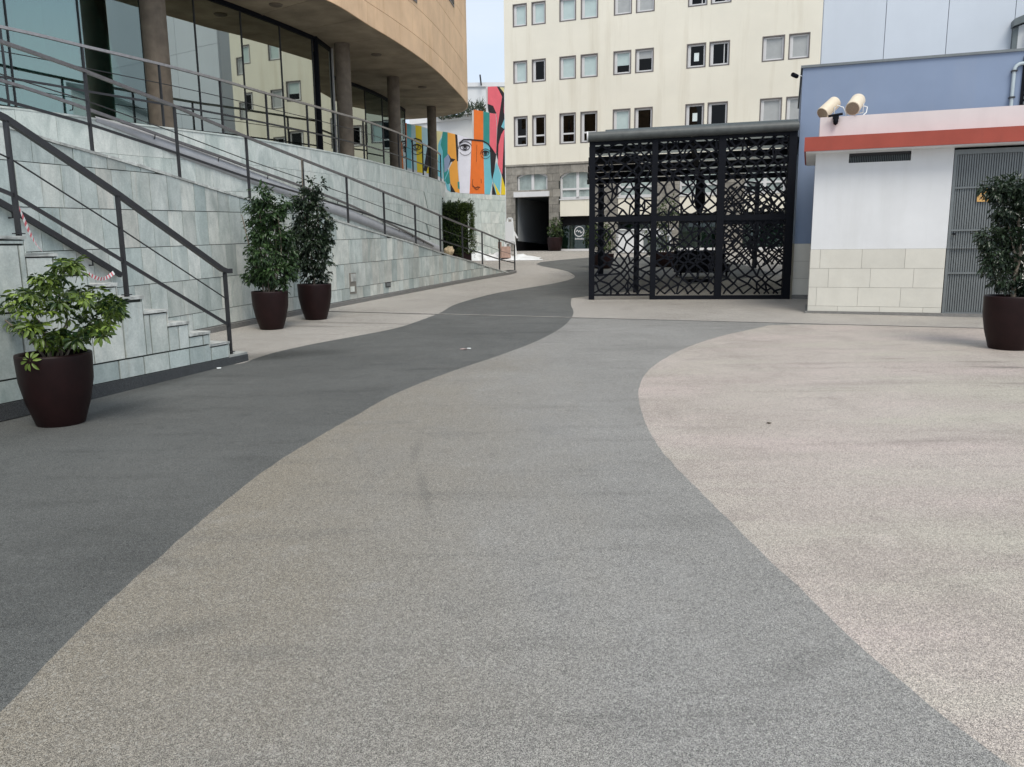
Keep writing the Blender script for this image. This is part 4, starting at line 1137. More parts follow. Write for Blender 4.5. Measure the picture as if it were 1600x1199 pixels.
# ================================================================== CREAM BUILDING
class Frame:
    """vertical facade frame: s to the right, out towards the viewer"""
    def __init__(s, o, ang):
        s.o = Vector((o[0], o[1], 0)); s.u = Vector((math.cos(ang), math.sin(ang), 0)); s.n = Vector((s.u.y, -s.u.x, 0)); s.ang = ang
    def P(s, a, z, off=0): return s.o+s.u*a+s.n*off+Vector((0,0,z))
    def hit(s, px, py, off=0):
        d = ray(px, py); o = s.o+s.n*off
        t = (o-Vector((0,0,0))).dot(s.n)/d.dot(s.n)
        q = ORG+d*t; return (q-o).dot(s.u), q.z
    def box(s, mb, s0, s1, z0, z1, o0, o1, mi=0):
        mb.hexa([s.P(s0,z0,o0), s.P(s0,z0,o1), s.P(s1,z0,o1), s.P(s1,z0,o0), s.P(s0,z1,o0), s.P(s0,z1,o1), s.P(s1,z1,o1), s.P(s1,z1,o0)], mi)
def facade_wall(Fr, s0, s1, z0, z1, holes, depth, mb=None):
    """front skin with true openings and reveals"""
    mb = mb or MB()
    xs = sorted(set([s0, s1]+[h[0] for h in holes]+[h[1] for h in holes])); zs = sorted(set([z0, z1]+[h[2] for h in holes]+[h[3] for h in holes]))
    def inhole(x, z): return any(h[0] < x < h[1] and h[2] < z < h[3] for h in holes)
    for a, b in zip(xs, xs[1:]):
        run = None
        for c, d in zip(zs, zs[1:]):
            if not inhole((a+b)/2, (c+d)/2):
                if run is None: run = [c, d]
                else: run[1] = d
            else:
                if run: mb.add([Fr.P(a,run[0]), Fr.P(b,run[0]), Fr.P(b,run[1]), Fr.P(a,run[1])], [(0,1,2,3)]); run = None
        if run: mb.add([Fr.P(a,run[0]), Fr.P(b,run[0]), Fr.P(b,run[1]), Fr.P(a,run[1])], [(0,1,2,3)])
    for h in holes:
        a, b, c, d = h; q = [(a,c),(b,c),(b,d),(a,d)]
        for (x0, y0), (x1, y1) in zip(q, q[1:]+q[:1]):
            mb.add([Fr.P(x0,y0), Fr.P(x1,y1), Fr.P(x1,y1,-depth), Fr.P(x0,y0,-depth)], [(0,1,2,3)])
    return mb
CF = Frame((-.22, 46.0), RAD(-21.0))
cb = thing('cream_building', 'five storey cream building with pairs of square windows and a grey stone ground floor', 'building', (-.22, 46.0, 1.14))
zrow = {}
def rz(px, py): return CF.hit(px, py)[1]
row_tb = [(rz(803,7), rz(803,43)), (rz(803,96), rz(803,131.5)), (rz(803,182.5), rz(803,230))]
print('rows', row_tb)
fl = row_tb[0][0]-row_tb[1][0]
row_tb.insert(0, (row_tb[0][0]+fl, row_tb[0][1]+fl)); row_tb.insert(0, (row_tb[0][0]+fl, row_tb[0][1]+fl))
pairs_px = [((802,824),(831,853)), ((874,900),(907,934)), ((958,986),(992,1021)), ((1072,1102),(1107,1139)), ((1189,1224),(1230,1263))]
pairs = [[(CF.hit(a, 120)[0], CF.hit(b, 120)[0]) for a, b in pr] for pr in pairs_px]
print('pairs', pairs)
dstep = pairs[4][0][0]-pairs[3][0][0]
for k in range(1, 10): pairs.append([(a+dstep*k, b+dstep*k) for a, b in pairs[4]])
zst = rz(830, 256.5)
zroof = row_tb[0][0]+1.6
Wf = pairs[-1][1][1]+1.5
holes = []; wins = []
# content per row(1..3) and pair, window
cont = {(2,0,0):'bt',(2,0,1):'bt',(2,1,0):'bt',(2,1,1):'bt',(2,2,0):'bg',(2,2,1):'bg',(2,3,0):'d',(2,3,1):'d',
        (3,0,0):'bt',(3,0,1):'d',(3,1,0):'bt',(3,1,1):'bt',(3,2,0):'half',(3,2,1):'slat',(3,3,0):'dp',(3,3,1):'d',(3,4,0):'bg',(3,4,1):'bg',
        (4,0,0):'dl',(4,0,1):'dl',(4,1,0):'dl',(4,1,1):'dl',(4,2,0):'bw',(4,2,1):'d',(4,3,0):'dp',(4,3,1):'d',(4,4,0):'bg',(4,4,1):'bg'}
for ri, (zt_, zb_) in enumerate(row_tb):
    for pi_, pr in enumerate(pairs):
        for wi, (a, b) in enumerate(pr):
            zb2 = zb_
            if ri == 4 and pi_ > 1: zb2 = zt_-(row_tb[3][0]-row_tb[3][1])*1.02
            holes.append((a, b, zb2, zt_)); wins.append((a, b, zb2, zt_, cont.get((ri+0, pi_, wi), random.choice(['bt','bg','d','d','half']))))
mb = facade_wall(CF, 0, Wf, zst, zroof, holes, .16)
# return side and top
mb.add([CF.P(0,zst), CF.P(0,zst,-12), CF.P(0,zroof,-12), CF.P(0,zroof)], [(0,1,2,3)])
obj('wall', mb, M['cream'], cb)
mb = MB(); CF.box(mb, -.05, Wf, zst-.10, zst-.002, -.1, .07); obj('string_course', mb, M['stone_grey'], cb)
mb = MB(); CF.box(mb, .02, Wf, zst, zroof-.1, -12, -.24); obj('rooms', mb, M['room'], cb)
mb = MB(); CF.box(mb, -.2, Wf, zroof, zroof+.25, -12.2, .25); obj('roof', mb, M['cream'], cb)
def window(Fr, root, a, b, z0, z1, kind, rec=.10, fw=.075, lower=False):
    mb = MB()
    sw = .05
    for (x0, x1, y0, y1) in ((a+.003, b-.003, z0+.003, z0+sw), (a+.003, b-.003, z1-sw, z1-.003), (a+.003, a+sw, z0+sw, z1-sw), (b-sw, b-.003, z0+sw, z1-sw)):
        Fr.box(mb, x0, x1, y0, y1, -rec-.06, .012)
    w_ = obj('window', mb, M['win_frame_d'], root)
    a += sw+.002; b -= sw+.002; z0 += sw+.002; z1 -= sw+.002
    mb = MB(); lf = fw*1.9
    for (x0, x1, y0, y1) in ((a, b, z0, z0+fw), (a, b, z1-fw, z1), (a, a+lf, z0+fw, z1-fw), (b-fw, b, z0+fw, z1-fw)):
        Fr.box(mb, x0, x1, y0, y1, -rec-.05, -rec+.02)
    if kind == 'dl': Fr.box(mb, a+lf, b-fw, z0+(z1-z0)*.30, z0+(z1-z0)*.30+.08, -rec-.05, -rec+.02)
    if kind in ('d',) and random.random() < .5: Fr.box(mb, lerp(a,b,.72), lerp(a,b,.72)+.04, z0+fw, z1-fw, -rec-.05, -rec+.0)
    obj('frame', mb, M['win_frame'], w_)
    mb = MB(); Fr.box(mb, a+lf-.01, b-fw+.01, z0+fw-.01, z1-fw+.01, -rec-.04, -rec-.03); obj('pane', mb, M['pane_dark'], w_)
    bl = {'bt': ('blind', 0), 'bg': ('blind_grey', 0), 'bw': ('blind', 0), 'half': ('blind', .36), 'slat': ('blind_grey', .62)}
    if kind in bl:
        m_, fr = bl[kind]; mb = MB(); Fr.box(mb, a+lf+.001, b-fw-.001, lerp(z0+fw, z1-fw, fr), z1-fw-.001, -rec-.029, -rec-.024)
        obj('blind', mb, M[m_], w_)
    if kind == 'dp':
        mb = MB(); cx, cz_ = (a+b)/2, (z0+z1)/2-.05; Fr.box(mb, cx-.12, cx+.12, cz_-.2, cz_+.2, -rec-.029, -rec-.026); obj('paper_note', mb, M['paper'], w_)
for (a, b, z0, z1, kd) in wins: window(CF, cb, a, b, z0, z1, kd)
# grey stone ground floor built of blocks
def gp(px, py): return CF.hit(px, py)
t0 = gp(805.5, 340)[0]; t1 = gp(858, 340)[0]; ztun = gp(830, 308)[1]; zw0 = gp(830, 300)[1]; zw1 = gp(830, 268)[1]
w2a, w2b = gp(877, 290)[0], gp(930, 290)[0]; zw2b = gp(890, 309)[1]; zw2t = gp(900, 264)[1]
shop_a = gp(875, 350)[0]; shop_t = gp(890, 338)[1]; cream_t = gp(890, 311)[1]
gz0 = 1.10
a1a, a1b = gp(808, 285)[0], gp(855.5, 285)[0]
bay = w2b+.0
print('ground floor', t0, t1, ztun, zw0, zw1, w2a, w2b, shop_a, shop_t, cream_t, zst)
bayw = (w2b-w2a)+1.35
bays = [(shop_a+k*bayw, shop_a+k*bayw+(w2b-w2a)+.05) for k in range(4)]
gh = [(t0, t1, gz0, ztun), (a1a, a1b, zw0, zw1)]
gh += [(a, b, cream_t+.0, zw2t) for a, b in bays] + [(a, b, gz0, cream_t-.001) for a, b in bays]
Wg = Wf
bm_holes = gh
mb = facade_wall(CF, 0, Wg, .8, zst-.1, gh, .35); 
mb.add([CF.P(0,.8), CF.P(0,.8,-12), CF.P(0,zst-.1,-12), CF.P(0,zst-.1)], [(0,1,2,3)])
obj('ground_floor_wall', mb, M['grout'], cb)
# stone blocks
zc = [1.16]; 
while zc[-1] < zst-.1: zc.append(min(zst-.1, zc[-1]+.42))
nb = 0
for k in range(len(zc)-1):
    s = 0 if k % 2 else -.35
    while s < min(Wg, 14):
        e = s+.70
        a, b, c, d = max(0, s)+.006, e-.006, zc[k]+.006, zc[k+1]-.006
        segs = [(a, b)]
        for h in gh:
            if h[2] < (c+d)/2 < h[3]:
                ns_ = []
                for x, y in segs:
                    if h[1] <= x or h[0] >= y: ns_.append((x, y))
                    else:
                        if h[0]-x > .08: ns_.append((x, h[0]))
                        if y-h[1] > .08: ns_.append((h[1], y))
                segs = ns_
        for x, y in segs:
            if y-x < .08 or nb > 285: continue
            mb = MB(); CF.box(mb, x, y, c, d, -.02, .018+random.uniform(0, .014)); obj('stone', mb, M['stone_grey'], cb); nb += 1
        s = e
def arch_window(a, b, z0, z1, lower):
    """segmental-headed white window with curtains"""
    n = 10; rise = (z1-z0)*.24; mb = MB()
    def topz(x): t = (x-a)/(b-a)*2-1; return z1-rise*t*t
    # masonry spandrel filling above the curve
    for i in range(n):
        x0, x1 = lerp(a, b, i/n), lerp(a, b, (i+1)/n)
        mb.hexa([CF.P(x0,topz(x0),-.33), CF.P(x0,topz(x0),.012), CF.P(x1,topz(x1),.012), CF.P(x1,topz(x1),-.33), CF.P(x0,z1+.002,-.33), CF.P(x0,z1+.002,.012), CF.P(x1,z1+.002,.012), CF.P(x1,z1+.002,-.33)])
    w_ = obj('arched_window', mb, M['stone_grey'], cb)
    mb = MB(); fw = .11
    for i in range(n):
        x0, x1 = lerp(a, b, i/n), lerp(a, b, (i+1)/n)
        mb.hexa([CF.P(x0,topz(x0)-.12,-.16), CF.P(x0,topz(x0)-.12,-.10), CF.P(x1,topz(x1)-.12,-.10), CF.P(x1,topz(x1)-.12,-.16), CF.P(x0,topz(x0)-.002,-.16), CF.P(x0,topz(x0)-.002,-.10), CF.P(x1,topz(x1)-.002,-.10), CF.P(x1,topz(x1)-.002,-.16)])
    mid = (a+b)/2
    for (x0, x1, y0, y1) in ((a, a+fw, z0, z1-rise-.1), (b-fw, b, z0, z1-rise-.1), (mid-.08, mid+.08, z0+.001, z1-.13), (a+fw, b-fw, z0, z0+fw)): CF.box(mb, x0, x1, y0, y1, -.158, -.095)
    if lower: zz = z0+(z1-z0)*.30; CF.box(mb, a+fw, b-fw, zz, zz+.10, -.155, -.09)
    obj('frame', mb, M['win_frame'], w_)
    mb = MB(); CF.box(mb, a+.02, b-.02, z0+.02, z1-.02, -.20, -.165); obj('curtain', mb, M['curtain'], w_)
arch_window(a1a, a1b, zw0, zw1, False)
for a, b in bays: arch_window(a, b, cream_t, zw2t, True)
mb = MB(); CF.box(mb, t0-.05, a1b+.12, ztun+.002, zw0, -.05, .16); obj('sill', mb, M['win_frame'], cb)
for k, (a, b) in enumerate(bays):
    mb = MB(); CF.box(mb, a+.02, b+.0, shop_t, cream_t-.06, -.30, .05); obj('sign_band', mb, M['cream'], cb)
    mb = MB(); CF.box(mb, a-.02, b+.02, cream_t-.055, cream_t-.002, -.1, .09); obj('sill', mb, M['win_frame'], cb)
    mb = MB(); CF.box(mb, a, b, gz0, shop_t-.001, -.26, -.24); g_ = obj('shop_window', mb, M['glass_shop'], cb)
    mb = MB(); CF.box(mb, a-.03, b+.03, gz0-.02, gz0+.13, -.24, .02); obj('plinth', mb, M['win_frame'], cb)
    mb = MB(); CF.box(mb, a, b, shop_t-.5, shop_t-.02, -.237, -.225); obj('dark_header', mb, M['room'], cb)
    mb = MB(); CF.box(mb, a, b, gz0, shop_t, -.42, -.36); obj('shop_back_wall', mb, plain('shop_interior%d' % k, (.15, .19, .17), .8, .2, 1.2), cb)
# ring emblem with zigzag, and lettering-sized marks below, on the first shop window
lc = CF.hit(905, 362, -.22); R_ = .20*46/36*1.05
mb = MB(); n = 28; P = [CF.P(lc[0]+R_*math.cos(2*PI*i/n), lc[1]+R_*math.sin(2*PI*i/n), -.225) for i in range(n+1)]
for a, b in zip(P, P[1:]): mb.bar(a, b, .01, .045, CF.n.cross(b-a).normalized())
obj('emblem_ring', mb, M['win_frame'], cb); mb = MB()
zzg = [(-.19,-.02),(-.10,.09),(-.03,-.03),(.04,.06),(.09,-.09),(.19,-.01)]
zz = [CF.P(lc[0]+x, lc[1]+y, -.222) for x, y in zzg]
for a, b in zip(zz, zz[1:]): mb.bar(a, b, .01, .04, CF.n.cross(b-a).normalized())
obj('emblem_zigzag', mb, M['win_frame'], cb); mb = MB()
mb.bar(CF.P(lc[0]+R_*.7, lc[1]-R_*.7, -.222), CF.P(lc[0]+R_*1.05, lc[1]-R_*.95, -.222), .01, .05, CF.n)
obj('emblem_tail', mb, M['win_frame'], cb); mb = MB()
for k in range(8):
    x = lc[0]-.24+k*.066
    CF.box(mb, x, x+.042, lc[1]-R_-.17, lc[1]-R_-.09-(.02 if k % 3 == 1 else 0), -.228, -.222)
obj('emblem_lettering', mb, M['win_frame'], cb, kind='stuff')
# passage through the building: runs back to the right, floor dropping away
def tq(s_, z_, back): return CF.P(s_, z_, -back)-CF.u*back*.06
LEN = 14
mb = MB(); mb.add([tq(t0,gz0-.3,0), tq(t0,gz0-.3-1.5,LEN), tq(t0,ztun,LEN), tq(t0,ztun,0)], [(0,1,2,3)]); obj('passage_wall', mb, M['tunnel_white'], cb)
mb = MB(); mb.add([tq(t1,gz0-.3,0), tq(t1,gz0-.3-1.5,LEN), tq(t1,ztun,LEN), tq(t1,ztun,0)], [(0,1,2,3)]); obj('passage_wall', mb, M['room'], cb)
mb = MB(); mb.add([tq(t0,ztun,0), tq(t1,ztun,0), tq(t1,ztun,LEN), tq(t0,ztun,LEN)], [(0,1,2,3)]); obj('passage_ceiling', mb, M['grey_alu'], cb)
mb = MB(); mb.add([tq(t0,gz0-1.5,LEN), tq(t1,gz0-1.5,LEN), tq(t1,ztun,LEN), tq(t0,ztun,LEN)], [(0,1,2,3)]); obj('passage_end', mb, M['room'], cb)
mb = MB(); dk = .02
mb.add([tq(t0+dk,gz0,.05), tq(t0+dk,gz0-.2,LEN), tq(t0+dk,gz0+.12,LEN), tq(t0+dk,gz0+.62,.05)], [(0,1,2,3)]); obj('passage_dark_strip', mb, M['room'], cb)  # near-black strip added in place of the passage floor lost in shade
mb = MB(); mb.add([tq(t0,1.148,.02), tq(t1,1.148,.02), tq(t1,1.146,LEN), tq(t0,1.146,LEN)], [(0,1,2,3)]); struct('passage_floor', mb, M['asphalt'])
# pot by the shop
q = Yp(867, 392, 44.6); q.z = zg(44.6)
t = pot_thing('potted_shrub', 'small potted shrub standing between the dark passage and the shop window', 'potted plant', q, .42, .34, .75)
cl = px_clumps(q, 44.6, [(868,348,8,8,0),(864,360,9,10,0),(871,362,8,12,0),(868,372,8,6,0)])
mb, tn = foliage(cl, 900, .12, .07); obj('foliage', mb, M['hedge'], t, world=False, attr={'tone': tn})
stems(t, [([(0,0,.6), (.02,0,1.0), (.0,0,1.6)], .03, .015), ([(.05,0,.6), (.12,0,1.0), (.1,0,1.4)], .02, .01)])
# ================================================================== LILAC PANEL BUILDING, BLUE BUILDING
LF = Frame((8.6, 24.0), RAD(-19))
lb = thing('lilac_building', 'tall pale lilac-blue panelled building rising behind the blue wall', 'building', (8.6, 24.0, .4))
la = LF.hit(1284.5, 60)[0]; lz = LF.hit(1400, 100)[1]; lr = LF.hit(1583, 60)[0]
seams = [la, LF.hit(1382, 60)[0], LF.hit(1479, 60)[0], lr, lr+3.2]  # last panel is added, standing in for open sky beyond the building
print('lilac', la, lr, seams)
for a, b in zip(seams, seams[1:]):
    for z0, z1 in ((.4, 9.6), (9.6, 14.0)):
        mb = MB(); LF.box(mb, a+.008, b-.008, z0+.006, z1-.006, -.08, 0); obj('panel', mb, M['lilac'], lb)
mb = MB(); LF.box(mb, la, lr+3.2, .4, 14.0, -.6, -.085); obj('core', mb, M['lilac'], lb)
# sliver building at the right edge
sb = thing('white_roofed_house', 'white house with grey sloping roof edge at the top right corner', 'building', (lr+14, 24, .4))
SF = Frame((LF.P(lr, 0).x+.15, LF.P(lr, 0).y-.2), RAD(-19))
s0_ = SF.hit(1590, 60)[0]; mb = MB(); zt_ = SF.hit(1596, 35)[1]; z2_ = SF.hit(1600, 28)[1]
mb.hexa([SF.P(s0_,.4,-4), SF.P(s0_,.4,0), SF.P(s0_+5,.4,0), SF.P(s0_+5,.4,-4), SF.P(s0_,zt_-.1,-4), SF.P(s0_,zt_-.1,0), SF.P(s0_+5,zt_+1.8,0), SF.P(s0_+5,zt_+1.8,-4)]); obj('wall', mb, M['white_far'], sb)
mb = MB(); mb.hexa([SF.P(s0_-.15,zt_-.12,-4), SF.P(s0_-.15,zt_-.12,.2), SF.P(s0_+5,zt_+1.75,.2), SF.P(s0_+5,zt_+1.75,-4), SF.P(s0_-.15,zt_+.06,-4), SF.P(s0_-.15,zt_+.06,.2), SF.P(s0_+5,zt_+2.0,.2), SF.P(s0_+5,zt_+2.0,-4)]); obj('roof', mb, M['grey_alu'], sb)
mb = MB(); SF.box(mb, s0_-.12, s0_-.002, .4, zt_-.13, -.4, .02); obj('downpipe', mb, M['grey_alu'], sb)
mb = MB(); SF.box(mb, s0_+.22, s0_+1.0, zt_-.75, zt_-.15, .01, .3); ac = obj('air_conditioner', mb, M['white_paint'], sb)
# blue
BF = Frame((6.30, 17.75), RAD(-19))
bb = thing('blue_building', 'blue rendered building with cream tiled base behind the white kiosk', 'building', (6.3, 17.75, .2))
ba = BF.hit(1247.5, 250)[0]; bzt = BF.hit(1253, 107)[1]; bzd = BF.hit(1250, 381)[1]; bzs = BF.hit(1250, 461)[1]
print('blue', ba, bzt, bzd, bzs)
mb = MB(); BF.box(mb, ba, ba+9, bzd, bzt, -5.5, 0); obj('wall', mb, M['blue'], bb)
mb = MB(); BF.box(mb, ba-.04, ba+9, bzt, bzt+.05, -5.5, .04); obj('parapet_cap', mb, M['grey_alu_l'], bb)
mb = MB(); BF.box(mb, ba+.01, ba+9, bzs-.3, bzd-.002, -5.5, -.01); obj('base_core', mb, M['joint_pale'], bb)
zc = [bzs, bzs+(bzd-bzs)*.32, bzs+(bzd-bzs)*.66, bzd]
for k in range(3):
    s = ba-.0; o_ = [.9, .45, .8][k]
    while s < ba+3:
        e = s+o_; mb = MB(); BF.box(mb, s+.003, e-.003, zc[k]+.003, zc[k+1]-.003, -.01, .012); obj('tile', mb, M['dado'], bb); s = e; o_ = .9
mb = MB(); BF.box(mb, ba-.0, ba+4, 0, bzs-.002, -.02, .03); obj('skirting', mb, M['skirt_grey'], bb)
# pipe on the blue wall
pz0 = BF.hit(1580, 162, .05); pz1 = BF.hit(1587, 100, .05)
pp = thing('vent_pipe', 'pale grey pipe bending at the top of the blue wall on the right', 'pipe', tuple(BF.P(pz0[0], pz0[1], .05)))
mb = MB(); sx = pz0[0]
path = [BF.P(sx, pz0[1]-.6, .05), BF.P(sx, pz1[1]-.12, .05)]+[BF.P(sx+.12-.12*math.cos(RAD(a)), pz1[1]-.12+.12*math.sin(RAD(a)), .05) for a in (22, 45, 68, 90)]+[BF.P(sx+.5, pz1[1], .05)]
mb.tube(path, .034, 10); obj('tube', mb, M['pvc'], pp)
for z_ in (pz0[1]+.1, pz0[1]+.6):
    mb = MB(); BF.box(mb, sx-.05, sx+.05, z_, z_+.03, .002, .095); obj('clamp', mb, M['steel'], pp)
lv = thing('wall_louvre', 'black framed louvre set high in the blue wall at the right edge', 'vent', tuple(BF.P(pz0[0]+.35, 3.6, 0)))
la_, lz0 = BF.hit(1593, 164, .02); lz1 = BF.hit(1597, 88, .02)[1]
mb = MB(); BF.box(mb, la_, la_+1.4, lz0-.5, lz1, .002, .04); obj('frame', mb, M['black'], lv)
for k in range(14):
    z_ = lz0-.3+k*.10
    if z_ > lz1-.1: break
    mb = MB(); BF.box(mb, la_+.05, la_+1.35, z_, z_+.05, .041, .07); obj('slat', mb, M['grey_alu'], lv)
# ================================================================== KIOSK
KF = Frame((5.59, 14.85), RAD(-20.5))
kk = thing('white_kiosk', 'white kiosk with red fascia, pink parapet and cream block base beside the pavilion', 'building', (5.59, 14.85, .17))
kz = {n: KF.hit(*q)[1] for n, q in dict(dado=(1269,390), fb=(1270,241), ft=(1270,215), pk=(1281,184)).items()}
kdoor0, kdoor1 = KF.hit(1481, 360)[0], KF.hit(1599, 300)[0]
KW = kdoor1+2.2; kbase = .17
dtop = KF.hit(1493, 222)[1]
print('kiosk', kz, kdoor0, kdoor1, dtop)
va, vb = KF.hit(1327, 240)[0], KF.hit(1424, 240)[0]; vz1 = KF.hit(1375, 229)[1]; vz0 = KF.hit(1375, 253)[1]
vz1 = min(vz1, kz['fb']-.02)
mb = facade_wall(KF, 0, KW, kz['dado'], kz['fb']+.05, [(va, vb, vz0, vz1), (kdoor0, kdoor1, kz['dado']+.0005, kz['fb']+.049)], .15)
mb.add([KF.P(0,kz['dado']), KF.P(0,kz['dado'],-2.6), KF.P(0,kz['fb'],-2.6), KF.P(0,kz['fb'])], [(0,1,2,3)])
obj('wall', mb, M['white_paint'], kk)
mb = MB(); KF.box(mb, .02, KW, 0, kz['fb'], -2.6, -.16); obj('core', mb, M['room'], kk)
mb = MB(); KF.box(mb, .012, kdoor0-.012, .0, kz['dado']-.004, -2.6, -.012); obj('base_core', mb, M['joint_pale'], kk)
mb = MB(); KF.box(mb, kdoor1+.012, KW, .0, kz['dado']-.004, -2.6, -.012); obj('base_core', mb, M['joint_pale'], kk)
zb0 = .21; hC = (kz['dado']-zb0)
rowsz = [zb0, zb0+hC*.085, zb0+hC*.39, zb0+hC*.695, kz['dado']]
offs = [.52, .14, .33, .17]
for k in range(4):
    s = 0.0; e = offs[k]*1.0
    while s < kdoor0-.01:
        e2 = min(e, kdoor0-.002); mb = MB(); KF.box(mb, s+.002, e2-.0025, rowsz[k]+.002, rowsz[k+1]-.0025, -.012, .006+random.uniform(0,.002)); obj('tile', mb, M['dado'], kk); s = e2; e = s+.71
    mb = MB(); KF.box(mb, kdoor1+.02, KW, rowsz[k]+.003, rowsz[k+1]-.003, -.012, .006); obj('tile', mb, M['dado'], kk)
    s = .0
    while s < 2.6:
        e2 = min(2.6, s+.71); mb = MB(); c = [KF.P(-.008, z_, -a_) for z_ in (rowsz[k]+.003, rowsz[k+1]-.003) for a_ in (s+.003, e2-.003)]
        mb.hexa([KF.P(0.012,rowsz[k]+.003,-s-.003), KF.P(-.006,rowsz[k]+.003,-s-.003), KF.P(-.006,rowsz[k]+.003,-e2+.003), KF.P(0.012,rowsz[k]+.003,-e2+.003),
                 KF.P(0.012,rowsz[k+1]-.003,-s-.003), KF.P(-.006,rowsz[k+1]-.003,-s-.003), KF.P(-.006,rowsz[k+1]-.003,-e2+.003), KF.P(0.012,rowsz[k+1]-.003,-e2+.003)]); obj('tile', mb, M['dado'], kk); s = e2
mb = MB(); KF.box(mb, -.05, KW, -.1, zb0-.003, -2.6, .055); obj('skirting', mb, M['skirt_grey'], kk)
# red fascia: tapered canopy ring
mb = MB(); pj = .34
ftl = KF.hit(1257, 215, pj)[1]; fbl = KF.hit(1257, 237, pj)[1]; fsl = KF.hit(1257, 226, pj)[0]
KF.box(mb, fsl, KW, fbl, ftl, -2.4, pj); obj('fascia', mb, M['red'], kk)
mb = MB(); KF.box(mb, fsl+.03, KW, kz['fb']-.0, fbl-.001, -2.4, pj-.03)
if kz['fb'] < fbl: obj('fascia_soffit', mb, M['white_paint'], kk)
ppz = KF.hit(1281, 184, .05)[1]; ps = KF.hit(1281, 200, .05)[0]
mb = MB(); KF.box(mb, ps, KW, ftl+.001, ppz, -2.4, .05); obj('parapet', mb, M['pink'], kk)
# vent grille
mb = MB(); KF.box(mb, va+.004, vb-.004, vz0+.004, vz1-.002, -.13, -.10); obj('vent_back', mb, M['louvre_dark'], kk)
mb = MB(); KF.box(mb, va+.002, vb-.002, vz0+(vz1-vz0)*.72, vz1-.001, -.10, -.02); obj('vent_header', mb, M['louvre_dark'], kk)
nsl = 34
for k in range(nsl):
    x = lerp(va+.02, vb-.03, k/(nsl-1)); mb = MB(); KF.box(mb, x, x+.010, vz0+.006, vz0+(vz1-vz0)*.72, -.099, -.06); obj('vent_slat', mb, M['grey_alu'], kk)
# louvred door
dr = thing('louvred_door', 'tall grey metal double door of narrow vertical slats set in the white kiosk', 'door', tuple(KF.P(kdoor0, .2, -.03)))
d0, d1, dz0, dz1 = kdoor0+.012, kdoor1-.012, .19, kz['fb']-.04
mb = MB(); KF.box(mb, d0, d1, dz0, dz1, -.14, -.11); obj('backing', mb, M['louvre_dark'], dr)
mb = MB()
for (x0, x1, z0, z1) in ((d0, d0+.045, dz0, dz1), (d1-.045, d1, dz0, dz1), (d0+.045, d1-.045, dz0, dz0+.04), (d0+.045, d1-.045, dz1-.08, dz1)): KF.box(mb, x0, x1, z0, z1, -.11, -.02)
obj('frame', mb, M['grey_alu_l'], dr)
for py in (293.5, 360, 427):
    z_ = KF.hit(1500, py)[1]; mb = MB(); KF.box(mb, d0+.045, d1-.045, z_-.015, z_+.015, -.055, -.018); obj('rail', mb, M['grey_alu_l'], dr)
ns_ = 26
for k in range(ns_):
    x = lerp(d0+.055, d1-.075, k/(ns_-1)); mb = MB(); KF.box(mb, x, x+.026, dz0+.041, dz1-.081, -.09, -.05); obj('slat', mb, M['grey_alu_l'], dr)
sp_, sz_ = KF.hit(1490, 366, -.02); mb = MB(); KF.box(mb, sp_-.02, sp_+.03, sz_-.015, sz_+.015, -.018, .02); obj('handle', mb, M['black'], dr)
np_, nz_ = KF.hit(1537.5, 305, -.01); mb = MB(); KF.box(mb, np_-.10, np_+.08, nz_-.11, nz_+.11, -.017, -.012); nt_ = obj('notice', mb, M['orange_note']); nt_['label'] = 'orange paper notice fixed to the slatted door behind the ficus'; nt_['category'] = 'sign'
mb = MB()
for k in range(5): KF.box(mb, np_-.07, np_+.04-(k % 2)*.03, nz_+.07-k*.035, nz_+.08-k*.035, -.012, -.0105)
obj('printed_lines', mb, M['win_frame_d'], nt_)
# ---- sound projectors
def horn(px0, py0, px1, py1, depth0, depth1, r, label):
    a = KF.P(KF.hit(px0, py0)[0], KF.hit(px0, py0, depth0)[1], depth0); b = KF.P(KF.hit(px1, py1)[0], KF.hit(px1, py1, depth1)[1], depth1)
    a = KF.P(*KF.hit(px0, py0, depth0), depth0); b = KF.P(*KF.hit(px1, py1, depth1), depth1)
    t = thing('loudspeaker', label, 'loudspeaker', tuple(a), 0, 'cylindrical loudspeakers on the kiosk parapet')
    d = (b-a).normalized(); mb = MB(); mb.tube([a, a+(b-a)*.04, a+(b-a)*.96, b], [r*.96, r, r, r*.96], 24); obj('body', mb, M['ivory'], t)
    mb = MB(); mb.tube([a-d*.006, a+d*.002], r*.86, 24); obj('grille', mb, plain('speaker_grille', (.30, .24, .17), .6, .2, 60), t)
    mb = MB(); sd_ = d.cross(Vector((0,0,1))).normalized(); mid = a.lerp(b, .5)
    foot = Vector((mid.x, mid.y, ppz+.0))
    mb.tube([mid+sd_*(r+.012), mid+sd_*(r+.012)-Vector((0,0,r+.03)), mid-sd_*(r+.012)-Vector((0,0,r+.03)), mid-sd_*(r+.012)], .010, 6)
    mb.tube([mid-Vector((0,0,r+.03)), Vector((mid.x, mid.y, min(ppz, mid.z-r-.06)))], .014, 6); obj('bracket', mb, M['plastic_white'], t)
horn(1285, 178, 1305, 160, -.05, -.30, .115, 'cream cylindrical loudspeaker on the left, angled down towards the pavilion')
horn(1332, 170, 1341, 157, .10, -.28, .125, 'cream cylindrical loudspeaker on the right, its round grille facing the viewer')
p = KF.P(*KF.hit(1306, 186, .12), .12)
t = thing('security_camera', 'small black dome security camera on the front of the pink parapet under the loudspeakers', 'camera', tuple(p))
mb = MB(); mb.box(-.05, .05, -.03, .08, .0, .05, Matrix.Translation(p)@Matrix.Rotation(RAD(-20), 4, 'Z')); obj('mount', mb, M['black'], t)
